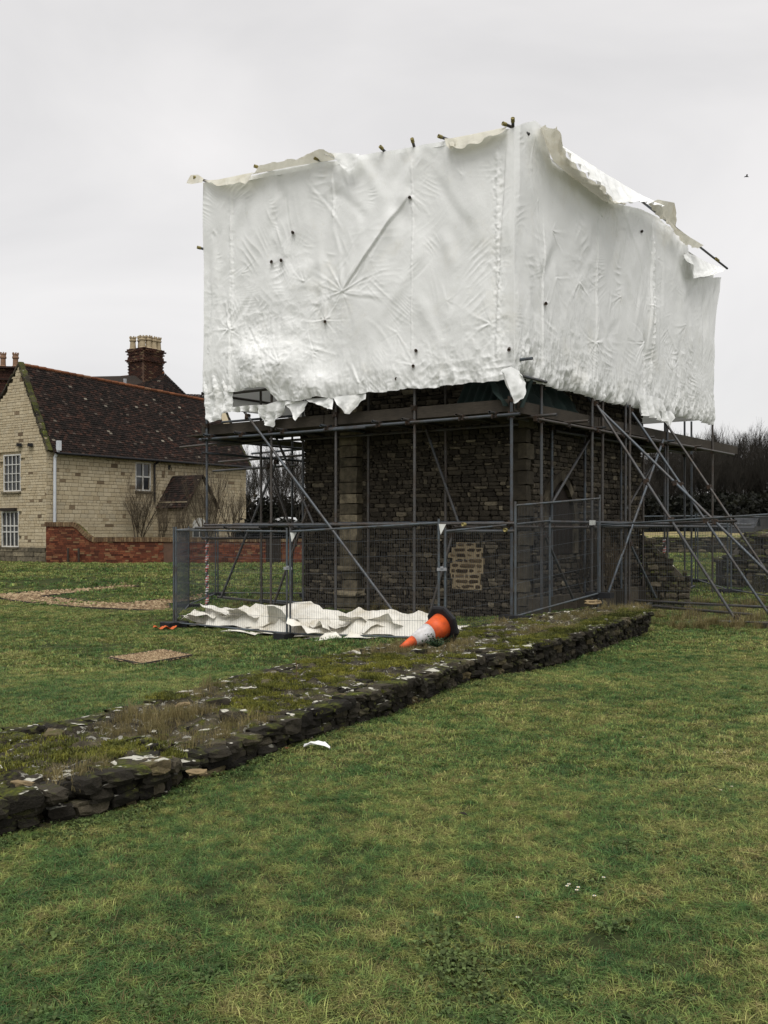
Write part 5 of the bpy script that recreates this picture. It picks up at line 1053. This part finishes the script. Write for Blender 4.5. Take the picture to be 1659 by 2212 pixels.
rw2 = thing('low_ruin_step', (11, 24, .1), 'lower mossy ruin footing in front of the tall ruined wall', 'wall'); rp3 = Plane((10.0, 24.6), (1, -.1)); it = courses(rp3, 0, 3.4, -.1, .62, (.1, .18), (.15, .45), .5, (-.1, .1), .01, (), .15); mb = MB(); prism(mb, [rp3.at(0, 0, -.1)[:2], rp3.at(3.4, 0, -.1)[:2], rp3.at(3.4, 0, -1.6)[:2], rp3.at(0, 0, -1.6)[:2]], -.3, .55); mb.obj('wall_core', M_walltop, rw2); pieces(rw2, it, 'footing', .34, M_ru, 150)
bw = thing('boundary_wall', (14, 45, .6), 'long low dry stone wall across the lawn in the background', 'wall'); bp = Plane((10.8, 44.6), (1, .05)); bt = lambda u: 1.44 + .04 * math.sin(u * 3)
mb = MB(); prism(mb, [bp.at(0, 0, -.1)[:2], bp.at(11, 0, -.1)[:2], bp.at(11, 0, -.7)[:2], bp.at(0, 0, -.7)[:2]], .2, 1.38); mb.obj('wall_core', M_mort, bw); it = courses(bp, 0, 11, .45, 1.5, (.07, .14), (.2, .6), .2, (-.02, .06), .012, (), .03, bt); it = [(c, s, r, w * (3 if c.x < 17.5 else 1)) for c, s, r, w in it]; pieces(bw, it, 'footing', .34, M_ru, 300)
fx, fy = np.meshgrid(np.linspace(9, 60, 60), np.linspace(50, 79, 40)); fz = terr(fx, fy) + .05; field = add('field', pyd('field', np.stack([fx.ravel(), fy.ravel(), fz.ravel()], 1), gridfaces(40, 60), M_field, True)); tag(field, 'pale dead grass field beyond the background wall', 'field', kind='structure')
def van(loc, rz, paint, label, name='parked_van', Lv=5.2, h=2.0):
    t = thing(name, loc, label, 'van'); T_ = Matrix.Translation(loc) @ Matrix.Rotation(rz, 4, 'Z')
    prof = [(-Lv / 2, .35), (Lv / 2 - .1, .35), (Lv / 2, .6), (Lv / 2 - .1, 1.0), (Lv / 2 - .95, 1.2), (Lv / 2 - 1.7, h - .12), (Lv / 2 - 2.1, h), (-Lv / 2 + .1, h), (-Lv / 2, h - .15)]
    m = MB(); n = len(prof); v = []
    for yy, ins_ in ((-.95, 0), (-.85, .06), (.85, .06), (.95, 0)): v += [T_ @ Vector((x, (-.95 if yy < 0 else .95) * (1 if z < 1.2 else .93) * (1.0 if ins_ == 0 else .99), z)) for x, z in prof]
    lo, hi = v[:n], v[-n:]; m.raw(lo + hi, [tuple(range(n)), tuple(reversed(range(n, 2 * n)))] + [((i + 1) % n, i, n + i, n + (i + 1) % n) for i in range(n)]); m.obj('body', paint, t)
    def quad(nm, pts, mat): q_ = MB(); q_.raw([T_ @ Vector(p) for p in pts], [tuple(range(len(pts)))]); q_.obj(nm, mat, t)
    quad('windscreen', [(Lv / 2 - .98, -.78, 1.24), (Lv / 2 - .98, .78, 1.24), (Lv / 2 - 1.66, .74, h - .14), (Lv / 2 - 1.66, -.74, h - .14)] if False else [(Lv / 2 - .97, -.78, 1.25), (Lv / 2 - .97, .78, 1.25), (Lv / 2 - 1.63, .74, h - .13), (Lv / 2 - 1.63, -.74, h - .13)], M_glass)
    for s in (-1, 1):
        quad('side_window', [(Lv / 2 - 1.15, s * .957, 1.15), (Lv / 2 - 1.9, s * .957, 1.15), (Lv / 2 - 1.9, s * .9, h - .25), (Lv / 2 - 1.6, s * .9, h - .3)], M_glass)
        for x in (-Lv / 2 + .9, Lv / 2 - .9): w_ = MB(); w_.lathe([(.2, -.1), (.33, -.1), (.33, .1), (.2, .1)], 16, T_ @ Matrix.Translation((x, s * .86, .33)) @ Matrix.Rotation(R(90), 4, 'X')); w_.obj('wheel', M_black, t)
    return t, T_, quad
X = (1618 - CX) / F * 72; van((X, 72, tz(X, 72) - .6), -2.2, M_vand, 'grey van parked below the dark wood at the right', Lv=4.6, h=1.95)
X = (588 - CX) / F * 56; t, T_, quad = van((X, 56, .0), math.pi - .15, M_van, 'white vehicle with rust red panel parked beyond the garden wall', Lv=2.6, h=2.5); quad('red_panel', [(-.3, .97, 1.9), (.5, .97, 1.9), (.5, .93, 2.3), (-.3, .93, 2.3)], M_red); quad('red_panel', [(.5, -.96, 1.9), (-.3, -.96, 1.9), (-.3, -.95, 2.3), (.5, -.95, 2.3)], M_red)

# ------------------------------------------------------------------ gravel beds
def inpoly(px, py, poly):
    r = np.zeros(px.shape, bool); n = len(poly); j = n - 1
    for i in range(n):
        xi, yi, xj, yj = *poly[i], *poly[j]; c = ((yi > py) != (yj > py)) & (px < (xj - xi) * (py - yi) / (yj - yi + 1e-12) + xi); r ^= c; j = i
    return r
BED1 = [(-70, 1291), (0, 1285), (270, 1259), (304, 1267), (238, 1275), (90, 1289), (159, 1296), (238, 1305), (278, 1304), (370, 1293), (440, 1284), (452, 1292), (365, 1306), (374, 1321), (344, 1321), (185, 1314), (93, 1306), (0, 1294)]
BED2 = [(238, 1424), (352, 1407), (414, 1419), (307, 1438)]
BEDP = []
for nm, bed, cell, npb, lb in (('gravel_path', BED1, .2, 2500, 'tan gravel path laid out in the shape of old walls on the far lawn'), ('gravel_bed', BED2, .06, 3500, 'square tan gravel bed with dark edging on the near lawn')):
    w = [G(*p) for p in bed]; poly = [(q_.x, q_.y) for q_ in w]; BEDP.append(poly); xs = [p[0] for p in poly]; ys = [p[1] for p in poly]
    t = thing(nm, (np.mean(xs), np.mean(ys), -.3), lb, 'gravel'); t['kind'] = 'structure'
    gx_, gy_ = np.arange(min(xs), max(xs) + cell, cell), np.arange(min(ys), max(ys) + cell, cell); X_, Y_ = np.meshgrid(gx_, gy_); ins_ = inpoly(X_, Y_, poly)
    Z_ = terr(X_, Y_) + .012; f_ = gridfaces(*X_.shape); f_ = f_[ins_.ravel()[f_].all(1)]; add('gravel_sheet', pyd('gravel_sheet', np.stack([X_.ravel(), Y_.ravel(), Z_.ravel()], 1), f_, M_gbed), None, t)
    px, py = rng.uniform(min(xs), max(xs), npb * 3), rng.uniform(min(ys), max(ys), npb * 3); k = inpoly(px, py, poly); px, py = px[k][:npb], py[k][:npb]; pz = terr(px, py) + .02
    sz = rng.uniform(.6, 1.4, len(px)) * (.03 if nm == 'gravel_bed' else .045); dv = np.array([(1, 0, 0), (0, 1, 0), (-1, 0, 0), (0, -1, 0), (0, 0, .8), (0, 0, -.5)]); rot = rng.uniform(0, 6, len(px))
    V = np.stack([px, py, pz], 1)[:, None] + dv[None] * sz[:, None, None] * rng.uniform(.6, 1.3, (len(px), 6, 1)); ff = np.array([(0, 1, 4), (1, 2, 4), (2, 3, 4), (3, 0, 4), (1, 0, 5), (2, 1, 5), (3, 2, 5), (0, 3, 5)])
    add('pebbles', pyd('pebbles', V.reshape(-1, 3), (ff[None] + 6 * np.arange(len(px))[:, None, None]).reshape(-1, 3), M_gravel), None, t, None, 'stuff')
    for i in range(len(poly)):
        p, q_ = w[i], w[(i + 1) % len(poly)]
        if nm == 'gravel_path' and i in (len(poly) - 1, 10): continue
        m = MB(); n = max(1, int((q_ - p).length / .8)); pts = [p.lerp(q_, j / n) for j in range(n + 1)]
        for a, c in zip(pts, pts[1:]): d = c - a; za, zb_ = tz(a.x, a.y), tz(c.x, c.y); nv = Vector((-d.y, d.x, 0)).normalized() * .015; m.raw([a + nv, a - nv, c - nv, c + nv] , [(0, 1, 2, 3)]) if False else m.raw([Vector((a.x, a.y, za - .05)) + nv, Vector((a.x, a.y, za - .05)) - nv, Vector((c.x, c.y, zb_ - .05)) - nv, Vector((c.x, c.y, zb_ - .05)) + nv, Vector((a.x, a.y, za + .04)) + nv, Vector((a.x, a.y, za + .04)) - nv, Vector((c.x, c.y, zb_ + .04)) - nv, Vector((c.x, c.y, zb_ + .04)) + nv], [(0, 1, 2, 3), (7, 6, 5, 4), (0, 4, 5, 1), (1, 5, 6, 2), (2, 6, 7, 3), (3, 7, 4, 0)])
        m.obj('edging_board', M_edge, t)

# ------------------------------------------------------------------ grass (one stuff object, blades instanced over the lawn)
def patch(seed, size, n, hr, wr, lean, mat, broad=False):
    r = np.random.default_rng(seed); x, y = r.uniform(-size / 2, size / 2, (2, n)); 
    cl = r.uniform(-size / 2, size / 2, (n // 26 + 1, 2)); idx = r.integers(0, len(cl), n); k = r.random(n) < .78; csd = .02 * max(1, size / .3) ** .5; ch = r.uniform(.6, 1.5, len(cl))[idx]; ca_ = r.uniform(0, 6.28, len(cl))[idx]
    x = np.where(k, cl[idx, 0] + r.normal(0, csd, n), x); y = np.where(k, cl[idx, 1] + r.normal(0, csd, n), y)
    h = r.uniform(*hr, n) * np.where(k, 1.1 * ch, .7); w = r.uniform(*wr, n); an = np.where(k, ca_ + r.normal(0, 1.1, n), r.uniform(0, 2 * np.pi, n)); ln = r.uniform(*lean, n) * h
    dx, dy = np.cos(an), np.sin(an); px, py = -dy * w / 2, dx * w / 2
    z0 = np.full(n, -.006)
    b0 = np.stack([x - px, y - py, z0], 1); b1 = np.stack([x + px, y + py, z0], 1); m0 = np.stack([x - px * .8 + dx * ln * .35, y - py * .8 + dy * ln * .35, h * .6], 1); m1 = np.stack([x + px * .8 + dx * ln * .35, y + py * .8 + dy * ln * .35, h * .6], 1); tp_ = np.stack([x + dx * ln, y + dy * ln, h * (1 - .3 * np.minimum(ln / h, 1))], 1)
    V = np.stack([b0, b1, m1, m0, tp_], 1).reshape(-1, 3); o = 5 * np.arange(n)[:, None]; Fq = np.array([(0, 1, 2), (0, 2, 3), (3, 2, 4)]); f = (Fq[None] + o[:, None]).reshape(-1, 3)
    return pyd('grass_patch', V, f, mat)
def weedpatch(seed, size, n, mat):
    r = np.random.default_rng(seed); V = []; Fc = []
    for _ in range(n):
        cx_, cy_ = r.normal(0, size * .3, 2)
        for k in range(r.integers(3, 6)):
            a = r.uniform(0, 6.28); l = r.uniform(.018, .04); w = l * r.uniform(.5, .8); d = np.array((np.cos(a), np.sin(a))); n_ = np.array((-d[1], d[0])); z = r.uniform(.015, .04); o = len(V)
            for s, t, zz in ((.15, 0, .0), (.6, .5, 1), (1, .25, .9), (1.1, 0, .7), (1, -.25, .9), (.6, -.5, 1)): q_ = np.array((cx_, cy_)) + d * l * s + n_ * w * t; V.append((q_[0], q_[1], z * zz + .005))
            Fc += [(o, o + 5, o + 1), (o + 1, o + 5, o + 4), (o + 1, o + 4, o + 2), (o + 2, o + 4, o + 3)]
    return pyd('weed_patch', np.array(V), np.array(Fc), mat)
def scatter(name, meshes, pts, idx, rot, scl, label, parent=None, cat='grass'):
    cl = bpy.data.collections.new(name + '_src')
    for i, me in enumerate(meshes): o = bpy.data.objects.new('%s_src_%02d' % (name, i), me); cl.objects.link(o)
    me = bpy.data.meshes.new(name); me.vertices.add(len(pts)); me.vertices.foreach_set('co', np.asarray(pts, np.float32).ravel())
    for nm, ty, dat in (('idx', 'INT', idx), ('rz', 'FLOAT', rot), ('scl', 'FLOAT', scl)): at = me.attributes.new(nm, ty, 'POINT'); at.data.foreach_set('value', np.asarray(dat, np.int32 if ty == 'INT' else np.float32))
    ob = bpy.data.objects.new(name, me); col.objects.link(ob)
    ng_ = bpy.data.node_groups.new(name, 'GeometryNodeTree'); ng_.interface.new_socket('Geometry', in_out='INPUT', socket_type='NodeSocketGeometry'); ng_.interface.new_socket('Geometry', in_out='OUTPUT', socket_type='NodeSocketGeometry')
    N = ng_.nodes.new; gi, go = N('NodeGroupInput'), N('NodeGroupOutput'); ci = N('GeometryNodeCollectionInfo'); ci.inputs['Collection'].default_value = cl; ci.inputs['Separate Children'].default_value = True; ci.inputs['Reset Children'].default_value = True
    ip = N('GeometryNodeInstanceOnPoints'); ip.inputs['Pick Instance'].default_value = True
    def attr(nm, ty): a = N('GeometryNodeInputNamedAttribute'); a.data_type = ty; a.inputs[0].default_value = nm; return a.outputs[0]
    cx = N('ShaderNodeCombineXYZ'); ln = ng_.links.new; ln(attr('rz', 'FLOAT'), cx.inputs[2]); ln(gi.outputs[0], ip.inputs['Points']); ln(ci.outputs[0], ip.inputs['Instance']); ln(attr('idx', 'INT'), ip.inputs['Instance Index']); ln(cx.outputs[0], ip.inputs['Rotation']); ln(attr('scl', 'FLOAT'), ip.inputs['Scale']); ln(ip.outputs[0], go.inputs[0])
    md = ob.modifiers.new('scatter', 'NODES'); md.node_group = ng_
    if parent is None: tag(ob, label, cat, kind='stuff')
    else: par(ob, parent); ob['kind'] = 'stuff'
    return ob
wallpoly = [tuple(p[:2]) for p in frr[::8]] + [tuple(p[:2]) for p in bkr[::-8]]
chp = [tuple(K0), tuple(K0 + b_ * LB), tuple(K0 + b_ * LB + a_ * LA), tuple(K0 + a_ * LA)]
scp = [tuple(PA.at(-.6, 0, .2)[:2]), tuple(PB.at(10.5, 0, .3)[:2]), tuple(PB.at(10.5, 0, -8)[:2]), tuple(PA.at(8.4, 0, -9)[:2]), tuple(PA.at(8.2, 0, .3)[:2])]
def spots(y0, y1, step, marg, keep=1.0):
    ys = np.arange(y0, y1, step); out = []
    for y in ys: w = .42 * y + marg; xs = np.arange(-w, w, step); out.append(np.stack([xs + rng.uniform(-.5, .5, len(xs)) * step, y + rng.uniform(-.5, .5, len(xs)) * step], 1))
    p = np.concatenate(out); k = rng.random(len(p)) < keep; p = p[k]
    bad = inpoly(p[:, 0], p[:, 1], wallpoly) | inpoly(p[:, 0], p[:, 1], chp)
    for q_ in BEDP: bad |= inpoly(p[:, 0], p[:, 1], q_)
    bad |= inpoly(p[:, 0], p[:, 1], [hp(-.2, -.2), hp(20, -.2), hp(20, 9), hp(-.2, 9)])
    bad |= inpoly(p[:, 0], p[:, 1], scp) & (rng.random(len(p)) < .55)
    return p[~bad]
GM = [patch(k, .26, 640, (.008, .026), (.0018, .0036), (.6, 3.0), M_grass) for k in range(6)] + [patch(10 + k, .42, 620, (.009, .028), (.003, .006), (.6, 2.6), M_grass) for k in range(5)] + [patch(20 + k, .8, 620, (.014, .04), (.007, .012), (.5, 2.0), M_grass) for k in range(4)] + [patch(30 + k, 1.7, 700, (.025, .06), (.015, .03), (.3, 1.2), M_grass) for k in range(3)]
pts, idx = [], []
for (y0, y1, st_p, lo, n_, mg, kp) in ((2.3, 6.2, .15, 0, 6, .8, 1), (6.0, 13.5, .24, 6, 5, 1.2, 1), (13.2, 26, .46, 11, 4, 2.0, 1), (25.5, 60, 1.0, 15, 3, 3.0, 1)):
    p = spots(y0, y1, st_p, mg, kp); pts.append(p); idx.append(rng.integers(lo, lo + n_, len(p)))
p = np.concatenate(pts); idx = np.concatenate(idx); thin = fbm(p[:, 0] * 1.1, p[:, 1] * 1.1, 77, 4); near = np.clip((7 - p[:, 1]) / 3, 0, 1) * np.clip((p[:, 0] + .2) / 1.5, 0, 1); keep = (thin > -.22 + .22 * near) | (rng.random(len(p)) < .9); p, idx, thin = p[keep], idx[keep], thin[keep]
scl = (.75 + 1.1 * np.clip(thin + .15, 0, .5) + .3 * rng.random(len(p)))
grass = scatter('grass', GM, np.stack([p[:, 0], p[:, 1], terr(p[:, 0], p[:, 1])], 1), idx, rng.uniform(0, 6.28, len(p)), scl, 'short mown lawn grass, yellow green and patchy')
WM = [weedpatch(k, .3, 15, M_weed) for k in range(4)]
wl = []
for x, y, n_ in ((1560, 1740, 14), (1500, 1690, 10), (1560, 1860, 8), (1300, 1890, 9), (960, 2130, 12), (1250, 2150, 16), (1080, 2170, 14), (60, 1810, 12), (130, 1790, 10), (260, 1740, 10), (560, 1640, 8), (760, 1585, 8), (1120, 1465, 6), (900, 2080, 6), (400, 2150, 8), (150, 2050, 6)):
    q_ = G(x, y)
    for _ in range(n_): wl.append((q_.x + random.gauss(0, .22), q_.y + random.gauss(0, .22)))
for s in range(0, ns, 4): q_ = frr[s]; wl.append((q_[0] + random.uniform(.03, .2), q_[1] - random.uniform(.02, .15)))
wl = np.array(wl); scatter('lawn_weeds', WM, np.stack([wl[:, 0], wl[:, 1], terr(wl[:, 0], wl[:, 1])], 1), rng.integers(0, 4, len(wl)), rng.uniform(0, 6, len(wl)), rng.uniform(.4, .85, len(wl)), 'broad leaved clover and weeds low in the lawn', None, 'weeds')
# tufts and moss on the low wall, rough grass round the scaffold foot
TM = [patch(40 + k, .22, 110, (.03, .12), (.002, .004), (.2, 1.0), M_tuft) for k in range(4)] + [patch(50 + k, .25, 420, (.006, .022), (.004, .007), (.2, 1.2), M_moss) for k in range(4)] + [patch(60 + k, .4, 150, (.08, .28), (.004, .008), (.3, 1.3), M_tuft) for k in range(3)]
tp, ti, ts = [], [], []
for _ in range(900):
    s, t = random.randrange(ns), random.random(); q_ = core[s, int(t * (nt - 1))]; n1 = float(fbm(np.array(q_[0] * 1.3), np.array(q_[1] * 1.3), 90, 3))
    if n1 > .06: tp.append(q_); ti.append(random.randrange(4)); ts.append(random.uniform(.5, 1.1))
    elif n1 < -.07 or random.random() < .12: tp.append(q_ + np.array((0, 0, .008))); ti.append(4 + random.randrange(4)); ts.append(random.uniform(.6, 1.3))
for s in range(int(ns * .62), ns):
    for _ in range(1): q_ = core[s, random.randrange(0, 10)]; tp.append(q_ + np.array((0, 0, .02))); ti.append(4 + random.randrange(4)); ts.append(random.uniform(.7, 1.4))
scatter('wall_tufts', TM, np.array(tp), np.array(ti), rng.uniform(0, 6, len(tp)), np.array(ts), '', lwall)
tp = []
for _ in range(170):
    q_ = G(random.uniform(1400, 1660), random.uniform(1298, 1362)) if random.random() < .6 else G(random.uniform(470, 1000), random.uniform(1300, 1345)); tp.append(q_)
scatter('rough_grass', TM[8:], np.array(tp), rng.integers(0, 3, len(tp)), rng.uniform(0, 6, len(tp)), rng.uniform(.3, .85, len(tp)), 'long dead grass around the scaffold feet')

# ------------------------------------------------------------------ small things
def daisy(x, y):
    q_ = G(x, y); t = thing('daisy', q_, 'small white daisy flower in the lawn', 'flower', 'daisies in the lawn'); m = MB(); c = q_ + Vector((0, 0, .05))
    for k in range(9): a = k * .698; d = Vector((math.cos(a), math.sin(a), .25)); n_ = Vector((-d.y, d.x, 0)); m.raw([c, c + d * .006 + n_ * .002, c + d * .0095, c + d * .006 - n_ * .002], [(0, 1, 2, 3)])
    m.obj('petals', M_petal, t); m = MB(); m.lathe([(.002, 0), (.003, .002), (.001, .004)], 8, Matrix.Translation(c)); m.obj('flower_head', M_yflow, t); pipe('stem', q_, c, .0012, M_weed, t)
for x, y in ((1229, 1934), (1249, 1941), (1225, 1938), (1284, 1960), (1304, 1919), (1118, 2008), (1557, 1724), (1581, 1716), (1389, 1606), (1550, 1640), (1565, 1640), (1246, 1947)): daisy(x, y)
def scrap(name, pts, Y, label, mat, cat, th=.004):
    v = [P(x, y, Y) for x, y in pts]; m = MB(); n = len(v); dn = [p + Vector((0, .05 + .02 * math.sin(i * 2), -.01)) for i, p in enumerate(v)]
    m.raw(v + dn, [(i, (i + 1) % n, n + (i + 1) % n, n + i) for i in range(n)] + [tuple(range(n))]); o = m.obj(name, mat); tag(o, label, cat); return o
q_ = G(685, 1622); ctr = [(0, 0, .03), (.05, -.01, .055), (.1, .01, .05), (.15, .0, .05), (.19, -.03, .02)]; m = MB(); gsc = np.zeros((5, 6, 3))
for i in range(5):
    for j in range(6): a = ctr[i]; gsc[i, j] = (q_.x - .1 + a[0] * 1.05, q_.y + a[1] + (j - 2.5) * .014, q_.z + .012 + a[2] * .9 + .012 * math.sin(j * 2.1 + i * 1.7))
o = add('plastic_scrap', pyd('plastic_scrap', gsc.reshape(-1, 3), gridfaces(5, 6), M_tarp, True)); tag(o, 'torn scrap of white plastic lying on the grass before the wall', 'plastic scrap')
def leaf(x, y, sz, label, c1):
    q_ = G(x, y) + Vector((0, 0, .035)); a = random.uniform(0, 6); v = []
    for t, w in ((-1, 0), (-.6, .35), (0, .55), (.5, .4), (1, 0), (.5, -.4), (0, -.55), (-.6, -.35)): v.append((q_.x + sz * (t * math.cos(a) - w * math.sin(a)), q_.y + sz * (t * math.sin(a) + w * math.cos(a)), q_.z + .25 * sz * abs(w) * 2 + .1 * sz * t))
    v.append(tuple(q_)); m = MB(); m.raw(v, [(i, (i + 1) % 8, 8) for i in range(8)]); o = m.obj('fallen_leaf', simple('dead leaf %d' % x, c1, None, .8)); tag(o, label, 'leaf')
leaf(620, 1626, .032, 'orange brown fallen leaf left of the white plastic scrap', (.3, .13, .05)); leaf(517, 1640, .04, 'red brown fallen leaf on the grass by the wall foot', (.16, .05, .025)); leaf(17, 1800, .05, 'dark red leaf at the left edge below the wall', (.08, .02, .015)); leaf(1000, 1772, .03, 'dark curled leaf alone in the middle of the lawn', (.02, .015, .012))
q_ = G(355, 1361); gsc = np.zeros((4, 16, 3))
for i in range(4):
    for j in range(16): gsc[i, j] = (q_.x - .22 + j * .032, q_.y - .06 + i * .05, tz(q_.x, q_.y) + .05 + .03 * math.sin(j * .9 + i) + .02 * math.sin(i * 2))
o = add('barrier_netting', pyd('barrier_netting', gsc.reshape(-1, 3), gridfaces(4, 16), M_orng2)); tag(o, 'strip of orange plastic barrier netting on grass by the fence corner', 'netting')
# evergreen weed by the cone
q_ = P(945, 1398, 11.7); wd_ = thing('leafy_weed', q_, 'dark green leafy weed growing on the wall under the traffic cone', 'plant'); m = MB(); r4 = random.Random(9)
for k in range(34):
    a = r4.uniform(0, 6.28); l = r4.uniform(.08, .24); d = Vector((math.cos(a) * .8, math.sin(a) * .8, r4.uniform(.2, .9))).normalized(); m.tube([q_, q_ + d * l], [.003, .0015], 3)
    for j in range(9):
        c = q_ + d * l * r4.uniform(.3, 1.1); e = Vector((r4.gauss(0, 1), r4.gauss(0, 1), r4.gauss(.3, .5))).normalized(); s_ = e.cross(d).normalized(); z = r4.uniform(.018, .035); m.raw([c, c + e * z * .5 + s_ * z * .4, c + e * z, c + e * z * .5 - s_ * z * .4], [(0, 1, 2, 3)])
m.obj('leaves', simple('dark weed leaves', (.022, .05, .016), (.014, .032, .012), .6), wd_)
# dead stem standing in the wall
q_ = P(640, 1465, 9.3); ds = thing('dead_stem', q_, 'dead brown weed stem standing up from the low wall top', 'plant'); m = MB(); m.tube([q_, q_ + Vector((.005, 0, .1)), q_ + Vector((-.01, 0, .23))], [.006, .005, .003], 5); m.tube([q_ + Vector((-.005, 0, .2)), q_ + Vector((.08, 0, .22)), q_ + Vector((.15, 0, .19))], [.003, .003, .002], 4); m.obj('stem', simple('dead stem', (.14, .09, .05), None, .9), ds)
# bird far off in the sky
bc = P(1613, 382, 120); bird = thing('bird', bc, 'tiny dark bird flying in the grey sky at upper right', 'bird'); m = MB(); m.tube([bc + Vector((-.25, 0, 0)), bc + Vector((-.1, 0, .03)), bc + Vector((.1, 0, .03)), bc + Vector((.28, 0, -.01))], [.01, .06, .06, .01], 6); m.obj('body', M_blackp, bird)
for s in (-1, 1): m = MB(); m.raw([bc + Vector((.1, 0, .04)), bc + Vector((-.08, 0, .04)), bc + Vector((-.16, s * .3, .2)), bc + Vector((-.1, s * .55, .1)), bc + Vector((.03, s * .3, .22))], [(0, 1, 2, 4), (4, 2, 3)]); m.obj('wing', M_blackp, bird)
